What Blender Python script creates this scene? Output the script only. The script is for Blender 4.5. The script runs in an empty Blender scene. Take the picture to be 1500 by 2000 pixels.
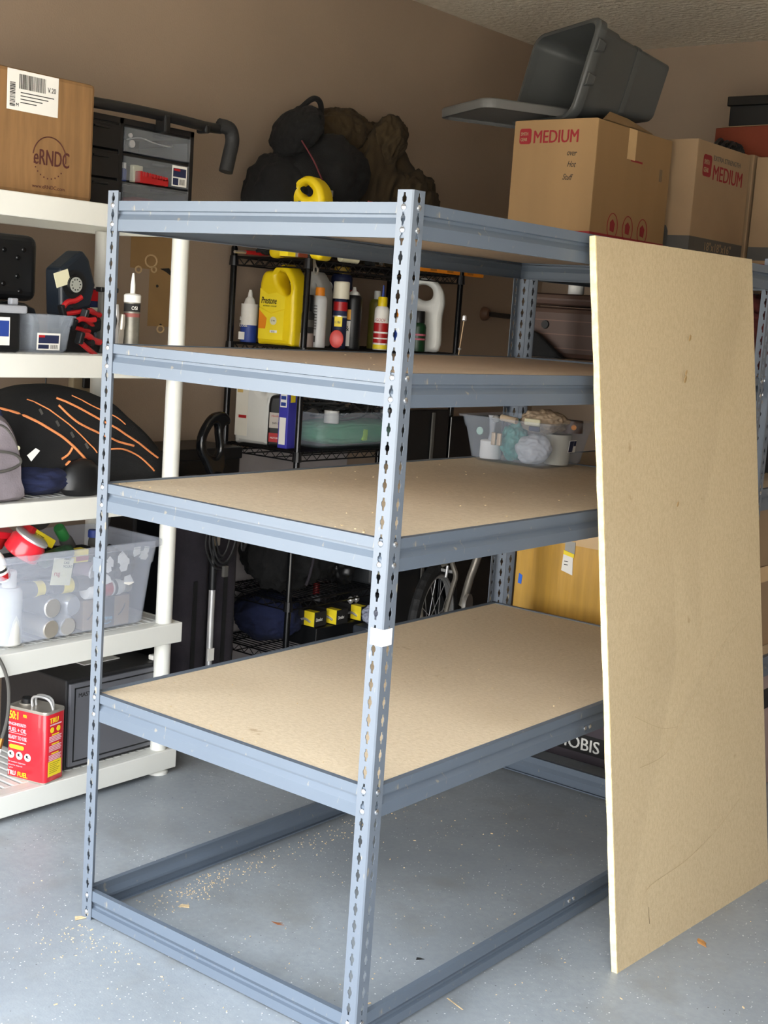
import bpy, math, random
from mathutils import Vector, Matrix, Euler, noise
S = bpy.context.scene
COL = S.collection
PI = math.pi
V = Vector

# ------------------------------------------------------------------ camera
cam = bpy.data.cameras.new('camera'); cam_o = bpy.data.objects.new('camera', cam); COL.objects.link(cam_o)
YAW, PITCH, ROLL, FPX = -0.6619, 0.1468, 0.0689, 2609.8
_f = V((math.sin(YAW)*math.cos(PITCH), math.cos(YAW)*math.cos(PITCH), -math.sin(PITCH)))
_r = V((math.cos(YAW), -math.sin(YAW), 0)); _u = _r.cross(_f)
_r2 = _r*math.cos(ROLL)+_u*math.sin(ROLL); _u2 = -_r*math.sin(ROLL)+_u*math.cos(ROLL)
cam_o.matrix_world = Matrix(((_r2.x, _u2.x, -_f.x, 1.6402), (_r2.y, _u2.y, -_f.y, -2.1287), (_r2.z, _u2.z, -_f.z, 1.5847), (0, 0, 0, 1)))
cam.sensor_fit = 'VERTICAL'; cam.sensor_height = 36; cam.lens = 36*FPX/2000; cam.clip_start = .05
S.camera = cam_o

# ------------------------------------------------------------------ sky light from outside the open garage door
w = bpy.data.worlds.new('sky'); S.world = w; w.use_nodes = True
nt = w.node_tree; bg = nt.nodes['Background']
tc = nt.nodes.new('ShaderNodeTexCoord'); sp = nt.nodes.new('ShaderNodeSeparateXYZ'); cr = nt.nodes.new('ShaderNodeValToRGB')
nt.links.new(tc.outputs['Generated'], sp.inputs[0]); nt.links.new(sp.outputs['Z'], cr.inputs[0]); nt.links.new(cr.outputs[0], bg.inputs['Color'])
cr.color_ramp.elements[0].position = 0; cr.color_ramp.elements[0].color = (1, .985, .96, 1)
cr.color_ramp.elements[1].position = .7; cr.color_ramp.elements[1].color = (.80, .89, 1, 1)
bg.inputs['Strength'].default_value = 3.2
su = bpy.data.lights.new('sun', 'SUN'); su.energy = 20; su.angle = .02; su.color = (1, .93, .82)
suo = bpy.data.objects.new('sun', su); COL.objects.link(suo); suo.rotation_euler = (math.radians(-32), math.radians(10), 0)
try:
    po = bpy.data.lights.new('sky_portal', 'AREA'); po.shape = 'RECTANGLE'; po.size = 4.9; po.size_y = 2.2; po.cycles.is_portal = True
    poo = bpy.data.objects.new('sky_portal', po); COL.objects.link(poo); poo.location = (.55, -1.22, 1.1); poo.rotation_euler = (PI/2, 0, 0)
except Exception:
    pass
vs = S.view_settings; vs.view_transform = 'Standard'; vs.look = 'None'; vs.gamma = 1; vs.use_curve_mapping = False; vs.exposure = 1.55
S.cycles.max_bounces = 10; S.cycles.diffuse_bounces = 7; S.cycles.transparent_max_bounces = 24; S.cycles.sample_clamp_indirect = 6
S.cycles.use_denoising = True

# ------------------------------------------------------------------ materials
def L(h):
    h = h.lstrip('#'); o = []
    for i in (0, 2, 4):
        c = int(h[i:i+2], 16)/255
        o.append(c/12.92 if c <= .04045 else ((c+.055)/1.055)**2.4)
    return (*o, 1)
MC = {}
def mat(name, hexc, rough=.6, metal=0, var=0, vs_=8, bump=0, bs=120, hex2=None, spec=None, stretch=(1, 1, 1), coat=0):
    if name in MC: return MC[name]
    m = bpy.data.materials.new(name); m.use_nodes = True; t = m.node_tree; b = t.nodes['Principled BSDF']
    b.inputs['Base Color'].default_value = L(hexc); b.inputs['Roughness'].default_value = rough; b.inputs['Metallic'].default_value = metal
    if spec is not None: b.inputs['Specular IOR Level'].default_value = spec
    if coat: b.inputs['Coat Weight'].default_value = coat
    c = t.nodes.new('ShaderNodeTexCoord'); mp = t.nodes.new('ShaderNodeMapping'); mp.inputs['Scale'].default_value = stretch
    t.links.new(c.outputs['Object'], mp.inputs[0])
    n = t.nodes.new('ShaderNodeTexNoise'); n.inputs['Scale'].default_value = vs_; n.inputs['Detail'].default_value = 5
    t.links.new(mp.outputs[0], n.inputs['Vector'])
    r = t.nodes.new('ShaderNodeValToRGB'); r.color_ramp.elements[0].position = .35; r.color_ramp.elements[1].position = .65
    a = L(hexc)
    v = var if var else .05
    r.color_ramp.elements[0].color = (a[0]*(1-v), a[1]*(1-v), a[2]*(1-v), 1)
    r.color_ramp.elements[1].color = L(hex2) if hex2 else (min(1, a[0]*(1+v)), min(1, a[1]*(1+v)), min(1, a[2]*(1+v)), 1)
    t.links.new(n.outputs['Fac'], r.inputs[0]); t.links.new(r.outputs[0], b.inputs['Base Color'])
    if bump:
        n2 = t.nodes.new('ShaderNodeTexNoise'); n2.inputs['Scale'].default_value = bs; n2.inputs['Detail'].default_value = 3
        t.links.new(mp.outputs[0], n2.inputs['Vector'])
        bp = t.nodes.new('ShaderNodeBump'); bp.inputs['Strength'].default_value = bump; bp.inputs['Distance'].default_value = .004
        t.links.new(n2.outputs['Fac'], bp.inputs['Height']); t.links.new(bp.outputs[0], b.inputs['Normal'])
    MC[name] = m; return m

def clear(name, hexc, alpha, rough=.25):
    """clear or milky moulded plastic: part see-through, part scattering, glossy skin"""
    if name in MC: return MC[name]
    m = bpy.data.materials.new(name); m.use_nodes = True; t = m.node_tree; b = t.nodes['Principled BSDF']
    b.inputs['Base Color'].default_value = L(hexc); b.inputs['Roughness'].default_value = rough
    n = t.nodes.new('ShaderNodeTexNoise'); n.inputs['Scale'].default_value = 14
    mr = t.nodes.new('ShaderNodeMapRange'); mr.inputs['To Min'].default_value = alpha*.95; mr.inputs['To Max'].default_value = min(1, alpha*1.05)
    t.links.new(n.outputs['Fac'], mr.inputs['Value'])
    tr = t.nodes.new('ShaderNodeBsdfTransparent'); tr.inputs[0].default_value = (.97, .98, 1, 1); mx = t.nodes.new('ShaderNodeMixShader')
    t.links.new(mr.outputs[0], mx.inputs[0]); t.links.new(tr.outputs[0], mx.inputs[1]); t.links.new(b.outputs[0], mx.inputs[2])
    t.links.new(mx.outputs[0], t.nodes['Material Output'].inputs['Surface'])
    MC[name] = m; return m

def ramp(t, src, stops):
    r = t.nodes.new('ShaderNodeValToRGB'); e = r.color_ramp.elements
    while len(e) < len(stops): e.new(.5)
    for i, (p, c) in enumerate(stops): e[i].position = p; e[i].color = c
    t.links.new(src, r.inputs[0]); return r.outputs[0]
def mixc(t, fac, a, b, mode='MIX'):
    m = t.nodes.new('ShaderNodeMix'); m.data_type = 'RGBA'; m.blend_type = mode
    for k, s in ((0, fac), (6, a), (7, b)):
        if hasattr(s, 'links'): t.links.new(s, m.inputs[k])
        else: m.inputs[k].default_value = s
    return m.outputs[2]
def nz(t, co, scale, detail=4, stretch=None, kind='N'):
    if stretch:
        mp = t.nodes.new('ShaderNodeMapping'); mp.inputs['Scale'].default_value = stretch; t.links.new(co, mp.inputs[0]); co = mp.outputs[0]
    n = t.nodes.new('ShaderNodeTexNoise' if kind == 'N' else 'ShaderNodeTexVoronoi'); n.inputs['Scale'].default_value = scale
    if kind == 'N': n.inputs['Detail'].default_value = detail
    t.links.new(co, n.inputs['Vector'])
    return n.outputs['Fac'] if kind == 'N' else n.outputs['Distance']
def base(name, rough):
    m = bpy.data.materials.new(name); m.use_nodes = True; t = m.node_tree; b = t.nodes['Principled BSDF']; b.inputs['Roughness'].default_value = rough
    c = t.nodes.new('ShaderNodeTexCoord').outputs['Object']; MC[name] = m; return m, t, b, c
def bumpn(t, b, h, s, d=.003):
    bp = t.nodes.new('ShaderNodeBump'); bp.inputs['Strength'].default_value = s; bp.inputs['Distance'].default_value = d
    t.links.new(h, bp.inputs['Height']); t.links.new(bp.outputs[0], b.inputs['Normal'])

# epoxy coated concrete floor with paint flakes, scuffs and dust
m_floor, t, b, c = base('epoxy_floor', .42)
col = ramp(t, nz(t, c, 1.6, 6), [(.35, L('868c91')), (.65, L('9ca2a6'))])
col = mixc(t, ramp(t, nz(t, c, 4.2, 8), [(.54, (0, 0, 0, 1)), (.72, (.6, .6, .6, 1))]), col, L('7b7a74'))
col = mixc(t, ramp(t, nz(t, c, 55, 3), [(.3, (0, 0, 0, 1)), (.75, (.35, .35, .35, 1))]), col, L('757c84'))
fl = ramp(t, nz(t, c, 75, kind='V'), [(.0, (1, 1, 1, 1)), (.10, (1, 1, 1, 1)), (.14, (0, 0, 0, 1))])
flm = mixc(t, 1.0, fl, ramp(t, nz(t, c, 9, 3), [(.45, (0, 0, 0, 1)), (.6, (1, 1, 1, 1))]), 'MULTIPLY')
col = mixc(t, flm, col, L('e6e8e8'))
fl2 = ramp(t, nz(t, c, 33, kind='V'), [(.0, (1, 1, 1, 1)), (.055, (1, 1, 1, 1)), (.075, (0, 0, 0, 1))])
col = mixc(t, fl2, col, L('dcdedd'))
col = mixc(t, ramp(t, nz(t, c, 1.3, 6), [(.56, (0, 0, 0, 1)), (.74, (.55, .55, .55, 1))]), col, L('6a675f'))
fd = ramp(t, nz(t, c, 41, kind='V'), [(.0, (1, 1, 1, 1)), (.06, (1, 1, 1, 1)), (.09, (0, 0, 0, 1))])
fdm = mixc(t, 1.0, fd, ramp(t, nz(t, c, 6, 3), [(.5, (0, 0, 0, 1)), (.6, (1, 1, 1, 1))]), 'MULTIPLY')
col = mixc(t, fdm, col, L('3a3c40'))
t.links.new(col, b.inputs['Base Color'])
t.links.new(ramp(t, nz(t, c, 3, 5), [(.3, (.34, .34, .34, 1)), (.7, (.55, .55, .55, 1))]), b.inputs['Roughness'])
bumpn(t, b, nz(t, c, 180, 2), .15, .002)
# wall paint
m_wall, t, b, c = base('brown_wall_paint', .85)
col = ramp(t, nz(t, c, 1.2, 5), [(.3, L('92806f')), (.7, L('9b8876'))])
t.links.new(col, b.inputs['Base Color']); bumpn(t, b, nz(t, c, 160, 3), .35, .002)
# ceiling: knock-down texture
m_ceil, t, b, c = base('textured_ceiling', .9)
t.links.new(ramp(t, nz(t, c, 30, 5), [(.3, L('cbc2b0')), (.7, L('dcd4c4'))]), b.inputs['Base Color']); bumpn(t, b, nz(t, c, 38, 5), .9, .012)
# particle board
def particle(name, c0, c1, blot):
    m, t, b, c = base(name, .72)
    col = ramp(t, nz(t, c, 70, 6, (1, 1.8, 1.2)), [(.32, L(c0)), (.62, L(c1))])
    col = mixc(t, ramp(t, nz(t, c, 260, 3, (1, 2.4, 1.2)), [(.3, (.5, .5, .5, 1)), (.5, (0, 0, 0, 1))]), col, L(blot))
    col = mixc(t, ramp(t, nz(t, c, 2.3, 4), [(.5, (0, 0, 0, 1)), (.8, (.4, .4, .4, 1))]), col, L(blot))
    col = mixc(t, ramp(t, nz(t, c, 16, 3), [(.72, (0, 0, 0, 1)), (.78, (.5, .5, .5, 1))]), col, L('8a6c44'))
    t.links.new(col, b.inputs['Base Color']); bumpn(t, b, nz(t, c, 240, 3), .2, .001); return m
m_deck = particle('particleboard', 'c5b397', 'd2c1a6', 'b09d80')
m_deckd = particle('particleboard_darker', 'b09c84', 'bda991', '9a8670')  # darker board tone, used on the two upper shelves
m_board = particle('particleboard_yellowed', 'b7a482', 'c3b08e', 'a28f6e')
m_edge = mat('particleboard_edge', 'e2cfa0', .9, var=.15, vs_=60, bump=.6, bs=250)
# painted steel
def steel(name, hx, worn):
    m, t, b, c = base(name, .45)
    col = ramp(t, nz(t, c, 5, 4), [(.3, L(hx)), (.7, tuple(min(1, x*1.07) for x in L(hx)))])
    col = mixc(t, ramp(t, nz(t, c, 60, 4, (1, 1, .35)), [(.66, (0, 0, 0, 1)), (.74, (.8, .8, .8, 1))]), col, L(worn))
    t.links.new(col, b.inputs['Base Color']); b.inputs['Specular IOR Level'].default_value = .45; return m
m_steel = steel('blue_grey_steel', '56606c', '8c8575')
m_steelp = steel('blue_grey_steel_worn', '5f6771', 'a0967e')
m_rivet = mat('zinc_rivet', 'c9ccd0', .25, .9)
m_glare = mat('splice_glare_white', 'ffffff', .3, coat=.6)  # sun glare on the near post's splice, painted as plain white
m_white = mat('white_resin', 'd3d3cc', .45, var=.05, vs_=3, bump=.05)
m_whited = mat('white_resin_slat', 'dcdcd6', .4)
m_black = mat('black_plastic', '111214', .42, var=.15)
m_blackm = mat('black_coated_wire', '121214', .35, .2)
m_blackg = mat('glossy_black', '0d0e10', .2)
m_grey = mat('grey_tote_plastic', '3d3f3f', .42, var=.06, vs_=4)
m_greylid = mat('grey_lid_plastic', '5c5c5b', .42)
m_card = mat('cardboard', '8a6d48', .85, var=.07, vs_=5, bump=.08, bs=60, stretch=(1, 1, .2))
m_card2 = mat('cardboard_pale', '8f775b', .85, var=.06, vs_=5, bump=.08, bs=60)
m_card3 = mat('cardboard_worn', '84623c', .8, var=.12, vs_=14, bump=.3, bs=14, stretch=(3, 3, .3))
m_cardy = mat('cardboard_yellow', 'c0943c', .45, var=.12, vs_=9, bump=.4, bs=10, stretch=(4, 4, .4), coat=.3)
m_cardin = mat('cardboard_inside', '8a6a44', .9)
m_red = mat('print_red', '7e1a20', .9); m_redp = mat('red_plastic', 'a81a1e', .4); m_can = mat('red_enamel', 'd02432', .3, coat=.4)
m_maroon = mat('maroon_ink', '4a2018', .8); m_ink = mat('black_ink', '1d1c1c', .8); m_gink = mat('grey_ink', '4c4a46', .8)
m_tin = mat('tin_metal', 'b5afa4', .38, .55, var=.1); m_silver = mat('silver_metal', 'd2d2d2', .32, .6)
m_yel = mat('yellow_plastic', 'e6c813', .38); m_yelp = mat('yellow_print', 'f2d92a', .5); m_lab = mat('white_label', 'e6e4de', .6, var=.03)
m_cream = mat('cream_label', 'd8d4b4', .7); m_blue = mat('blue_print', '26408f', .5); m_navy = mat('navy_print', '1d2547', .6)
m_orange = mat('orange_plastic', 'e98b1e', .45); m_opipe = mat('orange_piping', 'e08a52', .7); m_wjug = mat('white_jug_plastic', 'cfcfca', .45)
m_beige = mat('cream_cap_plastic', 'd8d2bd', .5); m_purple = mat('purple_print', '3a3aa4', .5); m_green = mat('green_plastic', '2c7a3c', .5)
m_cloth = mat('black_fabric', '0b0b0c', .95, var=.3, vs_=20, bump=.4, bs=300); m_cloth2 = mat('charcoal_fabric', '29252c', .95, var=.2, vs_=14, bump=.4, bs=300)
m_brown = mat('brown_canvas', '30240f', .95, var=.2, vs_=8, bump=.3, bs=350); m_navyc = mat('navy_fabric', '141c3c', .95, var=.2, vs_=9, bump=.3, bs=260)
m_gbag = mat('mauve_grey_fabric', '7e767c', .9, var=.15, vs_=12, bump=.3, bs=200); m_rub = mat('black_rubber', '1a1a1b', .7, bump=.5, bs=90)
m_safe = mat('safe_charcoal', '1c1c1e', .5, bump=.1); m_safed = mat('safe_door_grey', '5a5b60', .42); m_teal = mat('teal_bag_plastic', '3f8f86', .45, var=.2, vs_=25)
m_bluecase = mat('blue_black_case', '111922', .45); m_dial = mat('pale_dial', '9a9c94', .5); m_leaf = mat('dry_leaf', 'b5824a', .8, var=.25, vs_=60)
m_saw = mat('wood_chips', 'cdb48c', .9, var=.2, vs_=90); m_bcase = mat('brown_case_plastic', '4b3830', .45, var=.08); m_oran2 = mat('rust_red_box', '74301a', .75)
m_mauve = mat('mauve_dark_carton', '4a4248', .8); m_tape = mat('packing_tape', 'c8a878', .25, spec=.8, coat=.5); m_bike = mat('worn_bike_tube', '8a847a', .4, .6, var=.15)
m_patch = mat('bare_wall_patch', '97784f', .9, var=.06, vs_=6); m_drive = mat('driveway_concrete', 'b3afa6', .9, var=.08, vs_=2)
m_gwall = mat('garage_outer_render', 'a89a88', .9)
c_bin = clear('clear_bin_plastic', 'c4cdd8', .15, .3); c_bin2 = clear('milky_bin_plastic', 'd4dae6', .27, .3); c_drw = clear('smoky_drawer_plastic', 'a4a8ac', .20, .25)
c_bag = clear('clear_plastic_bag', 'e0e2e6', .45, .3); c_green = clear('green_tint_plastic', '7fb890', .45, .3)

# ------------------------------------------------------------------ mesh building
class B:
    def __init__(s): s.v = []; s.f = []
    def add(s, vs, fs, M=None):
        n = len(s.v)
        s.v += [tuple(M @ V(p)) if M else tuple(p) for p in vs]; s.f += [tuple(i+n for i in f) for f in fs]; return s
    def box(s, x0, x1, y0, y1, z0, z1, M=None):
        return s.add([(x0, y0, z0), (x1, y0, z0), (x1, y1, z0), (x0, y1, z0), (x0, y0, z1), (x1, y0, z1), (x1, y1, z1), (x0, y1, z1)],
                     [(0, 3, 2, 1), (4, 5, 6, 7), (0, 1, 5, 4), (1, 2, 6, 5), (2, 3, 7, 6), (3, 0, 4, 7)], M)
    def lathe(s, prof, n=20, M=None, sx=1, sy=1):
        vs = []; fs = []
        for r, z in prof:
            for k in range(n): a = 2*PI*k/n; vs.append((r*math.cos(a)*sx, r*math.sin(a)*sy, z))
        for i in range(len(prof)-1):
            for k in range(n): k2 = (k+1) % n; fs.append((i*n+k, i*n+k2, (i+1)*n+k2, (i+1)*n+k))
        fs.append(tuple(reversed(range(n)))); fs.append(tuple(range((len(prof)-1)*n, len(prof)*n)))
        return s.add(vs, fs, M)
    def cyl(s, p0, p1, r, n=10, r1=None):
        p0 = V(p0); p1 = V(p1); d = p1-p0; q = d.to_track_quat('Z', 'Y').to_matrix().to_4x4()
        return s.lathe([(r, 0), (r if r1 is None else r1, d.length)], n, Matrix.Translation(p0) @ q)
    def tube(s, pts, r, n=8, closed=False, rr=None):
        pts = [V(p) for p in pts]; N = len(pts); vs = []; fs = []; up = None
        for i, p in enumerate(pts):
            a = pts[i-1] if (i or closed) else p; bq = pts[(i+1) % N] if (i < N-1 or closed) else p
            d = (bq-a).normalized()
            if up is None: up = V((0, 0, 1)) if abs(d.z) < .9 else V((1, 0, 0))
            x = d.cross(up).normalized(); up = x.cross(d).normalized(); ri = rr[i] if rr else r
            for k in range(n): t_ = 2*PI*k/n; vs.append(p+x*ri*math.cos(t_)+up*ri*math.sin(t_))
        for i in range(N if closed else N-1):
            j = (i+1) % N
            for k in range(n): k2 = (k+1) % n; fs.append((i*n+k, i*n+k2, j*n+k2, j*n+k))
        if not closed: fs.append(tuple(reversed(range(n)))); fs.append(tuple(range((N-1)*n, N*n)))
        return s.add(vs, fs)
    def prism(s, poly, t0, t1, M=None):
        """polygon in local x,z extruded along y"""
        n = len(poly); vs = [(x, t0, z) for x, z in poly]+[(x, t1, z) for x, z in poly]
        return s.add(vs, [tuple(range(n)), tuple(reversed(range(n, 2*n)))]+[(i, i+n, (i+1) % n+n, (i+1) % n) for i in range(n)], M)
    def build(s, name, m, parent=None, smooth=False, bevel=0, solid=0, seg=2, off=-1):
        me = bpy.data.meshes.new(name); me.from_pydata(s.v, [], s.f); me.update()
        if m: me.materials.append(m)
        o = bpy.data.objects.new(name, me); COL.objects.link(o)
        if parent: o.parent = parent
        if smooth:
            me.polygons.foreach_set('use_smooth', [True]*len(me.polygons))
            try: me.set_sharp_from_angle(angle=math.radians(38))
            except Exception: pass
        if solid:
            md = o.modifiers.new('s', 'SOLIDIFY'); md.thickness = solid; md.offset = off
        if bevel:
            md = o.modifiers.new('b', 'BEVEL'); md.width = bevel; md.segments = seg; md.limit_method = 'ANGLE'; md.angle_limit = math.radians(40); md.harden_normals = False
        return o
def Tm(x, y, z, rx=0, ry=0, rz=0): return Matrix.Translation((x, y, z)) @ Euler((rx, ry, rz)).to_matrix().to_4x4()
def spline(pts, n=8, closed=False):
    pts = [V(p) for p in pts]; out = []; N = len(pts)
    for i in range(N if closed else N-1):
        g = (lambda k: pts[k % N]) if closed else (lambda k: pts[max(0, min(N-1, k))])
        a, b_, c_, d = g(i-1), g(i), g(i+1), g(i+2)
        for k in range(n):
            u = k/n; out.append(.5*((2*b_)+(c_-a)*u+(2*a-5*b_+4*c_-d)*u*u+(3*b_-a-3*c_+d)*u**3))
    if not closed: out.append(pts[-1])
    return out
def tag(o, label, cat, group=None, kind=None):
    o['label'] = label; o['category'] = cat
    if group: o['group'] = group
    if kind: o['kind'] = kind
    return o
def thing(name, label, cat, loc=(0, 0, 0), rz=0, group=None, rx=0, ry=0):
    o = bpy.data.objects.new(name, None); COL.objects.link(o); o.empty_display_size = .05
    o.location = loc; o.rotation_euler = (rx, ry, rz); return tag(o, label, cat, group)
def struct(name, bb, m, **k):
    o = bb.build(name, m, **k); o['kind'] = 'structure'; return o
def inst(o, parent, loc=(0, 0, 0), rot=(0, 0, 0)):
    c_ = o.copy(); COL.objects.link(c_); c_.parent = parent; c_.location = loc; c_.rotation_euler = rot; return c_
def curve_mesh(name, cu):
    tmp = bpy.data.objects.new(name, cu); me = bpy.data.meshes.new_from_object(tmp); me.name = name
    bpy.data.objects.remove(tmp); return bpy.data.objects.new(name, me)
def txt(body, size, m, parent, loc, rot=(PI/2, 0, 0), sx=1, align='LEFT', name='lettering', ext=.0003, bold=0, sh=0):
    cu = bpy.data.curves.new(name, 'FONT'); cu.body = body; cu.size = size; cu.extrude = ext; cu.align_x = align; cu.align_y = 'BOTTOM_BASELINE'
    cu.resolution_u = 3; cu.shear = sh
    cu.materials.append(m); o = curve_mesh(name, cu)
    if bold:   # heavier stroke: the same outline laid twice, a hair apart
        me = o.data; vs0 = [v.co.copy() for v in me.vertices]; fs0 = [tuple(p.vertices) for p in me.polygons]; n0 = len(vs0); k = min(bold, size*.03)
        m2 = bpy.data.meshes.new(name); m2.from_pydata([(v.x-k, v.y, v.z) for v in vs0]+[(v.x+k, v.y+k*.6, v.z+.00012) for v in vs0], [], fs0+[tuple(i+n0 for i in f) for f in fs0]); m2.materials.append(m); o.data = m2
    COL.objects.link(o); o.parent = parent; o.location = loc; o.rotation_euler = rot; o.scale = (sx, 1, 1)
    return o
def plate(name, outs, thick, m, parent=None, loc=(0, 0, 0), rot=(PI/2, 0, 0), bev=.004, smooth=True, bres=3):
    """rounded slab cut to an outline (first) with holes (rest); outline in local x,z; front at -y"""
    cu = bpy.data.curves.new(name, 'CURVE'); cu.dimensions = '2D'; cu.fill_mode = 'BOTH'; cu.extrude = max(1e-4, thick/2-bev); cu.bevel_depth = bev; cu.bevel_resolution = bres; cu.offset = -bev
    for pts in outs:
        sp_ = cu.splines.new('BEZIER' if smooth else 'POLY')
        if smooth:
            sp_.bezier_points.add(len(pts)-1)
            for bp, p in zip(sp_.bezier_points, pts): bp.co = (p[0], p[1], 0); bp.handle_left_type = bp.handle_right_type = 'AUTO'
            sp_.resolution_u = 6
        else:
            sp_.points.add(len(pts)-1)
            for q, p in zip(sp_.points, pts): q.co = (p[0], p[1], 0, 1)
        sp_.use_cyclic_u = True
    cu.materials.append(m); o = curve_mesh(name, cu); COL.objects.link(o)
    if len(outs[0]) > 6 and smooth:
        o.data.polygons.foreach_set('use_smooth', [True]*len(o.data.polygons))
        try: o.data.set_sharp_from_angle(angle=math.radians(38))
        except Exception: pass
    if parent: o.parent = parent
    o.location = loc; o.rotation_euler = rot; return o
def rr(w, d, r, n=4):
    """rounded rectangle ring, w x d centred"""
    out = []
    for cx, cy, a0 in ((w/2-r, d/2-r, 0), (-w/2+r, d/2-r, PI/2), (-w/2+r, -d/2+r, PI), (w/2-r, -d/2+r, 3*PI/2)):
        for k in range(n+1): a = a0+PI/2*k/n; out.append((cx+r*math.cos(a), cy+r*math.sin(a)))
    return out
def loft(rings, closed_ends=True, bb=None):
    bb = bb or B(); n = len(rings[0]); vs = [p for r_ in rings for p in r_]; fs = []
    for i in range(len(rings)-1):
        for k in range(n): k2 = (k+1) % n; fs.append((i*n+k, i*n+k2, (i+1)*n+k2, (i+1)*n+k))
    if closed_ends: fs.append(tuple(reversed(range(n)))); fs.append(tuple(range((len(rings)-1)*n, len(rings)*n)))
    return bb.add(vs, fs)
def blob(name, m, parent, dims, loc=(0, 0, 0), rot=(0, 0, 0), seed=0, fold=.12, fs=2.2, sub=5, flat=.0, st=(1, 1, 1), p=1.0, fine=.02):
    """soft sewn shape: rounded body pushed in and out by folds, with a flattened underside"""
    import bmesh
    bm = bmesh.new(); bmesh.ops.create_icosphere(bm, subdivisions=sub, radius=1)
    off = V((seed*7.3, seed*3.1, seed*5.7))
    for v in bm.verts:
        q = v.co.copy()
        if p != 1: q = V([math.copysign(abs(a)**p, a) for a in q])
        s_ = V((v.co.x*st[0], v.co.y*st[1], v.co.z*st[2]))
        f = noise.noise(s_*fs+off); f2 = abs(noise.noise(s_*fs*1.9+off*2)); f3 = noise.noise(s_*fs*6+off)
        q *= 1+fold*(f-1.2*f2)+fine*f3
        q = V((q.x*dims[0], q.y*dims[1], q.z*dims[2]))
        if q.z < -dims[2]*(1-flat): q.z = -dims[2]*(1-flat)
        v.co = q
    me = bpy.data.meshes.new(name); bm.to_mesh(me); bm.free(); me.materials.append(m)
    me.polygons.foreach_set('use_smooth', [True]*len(me.polygons))
    o = bpy.data.objects.new(name, me); COL.objects.link(o)
    if parent: o.parent = parent
    o.location = loc; o.rotation_euler = rot; return o

# ------------------------------------------------------------------ the garage
H, XL, XR, YF, YB = 2.97, -2.2, 4.6, -1.2, 4.03
struct('floor', B().box(XL, XR, YF-.2, YB, -.1, 0), m_floor)
struct('ceiling', B().box(XL, XR, YF, YB, H, H+.1), m_ceil)
struct('wall_left', B().box(XL-.1, XL, YF-.1, YB+.1, -.1, H+.1), m_wall)
struct('wall_back', B().box(XL, XR, YB, YB+.1, -.1, H+.1), m_wall)
struct('wall_right', B().box(XR, XR+.1, YF-.1, YB+.1, -.1, H+.1), m_wall)
struct('wall_front', B().box(XL, -1.9, YF-.12, YF, -.1, H+.1).box(3.0, XR, YF-.12, YF, -.1, H+.1).box(-1.9, 3.0, YF-.12, YF, 2.2, H+.1), m_gwall)
struct('driveway', B().box(-14, 16, -16, YF-.2, -.12, -.02), m_drive)

# ------------------------------------------------------------------ boltless steel racks
W, LN, HT = .917, 1.826, 1.83
def post_mesh():
    bb = B(); fw = .039; cr_ = .003; pitch = HT/48
    hole = [(.0024, .0130), (.0027, .0070), (.0055, .0034), (.0055, -.0028), (.0027, -.0068), (.0024, -.0140)]
    for fl_ in (0, 1):
        vs = []; fs = []
        def P(u, z): return (u, 0, z) if not fl_ else (0, u, z)
        def face(idx): fs.append(tuple(idx) if not fl_ else tuple(reversed(idx)))
        for k in range(48):
            z0 = k*pitch; zc = z0+pitch/2+.001; uc = .0215; n0 = len(vs)
            lft = [(uc-a, zc+b_) for a, b_ in hole]; rgt = [(uc+a, zc+b_) for a, b_ in hole]
            for (a, z) in lft: vs.append(P(a, z))              # 0-5
            for (a, z) in rgt: vs.append(P(a, z))              # 6-11
            for (a, z) in lft: vs.append(P(cr_, z))            # 12-17
            for (a, z) in rgt: vs.append(P(fw, z))             # 18-23
            vs += [P(cr_, z0), P(fw, z0), P(fw, z0+pitch), P(cr_, z0+pitch)]   # 24-27
            g = lambda *i: face([n0+q for q in i])
            for i in range(5): g(12+i, 12+i+1, i+1, i); g(6+i, 6+i+1, 18+i+1, 18+i)
            g(12, 0, 6, 18, 26, 27); g(24, 25, 23, 11, 5, 17)
        bb.add(vs, fs)
    bb.add([(cr_, 0, 0), (cr_, 0, HT), (0, cr_, HT), (0, cr_, 0)], [(0, 1, 2, 3)])
    return bb
def beam_bb(length, inv=False):
    pr = [(.016, -.004), (.016, 0), (.0, 0), (.0, -.022), (.009, -.024), (.009, -.030), (.0, -.043), (.0, -.070), (.014, -.070)]
    if inv: pr = [(d, -.070-z) for d, z in reversed(pr)]
    vs = []; fs = []
    for x in (0, length):
        for d, z in pr: vs.append((x, d+.0028, z))
    n = len(pr)
    for i in range(n-1): fs.append((i, i+1, n+i+1, n+i))
    return B().add(vs, fs)
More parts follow.
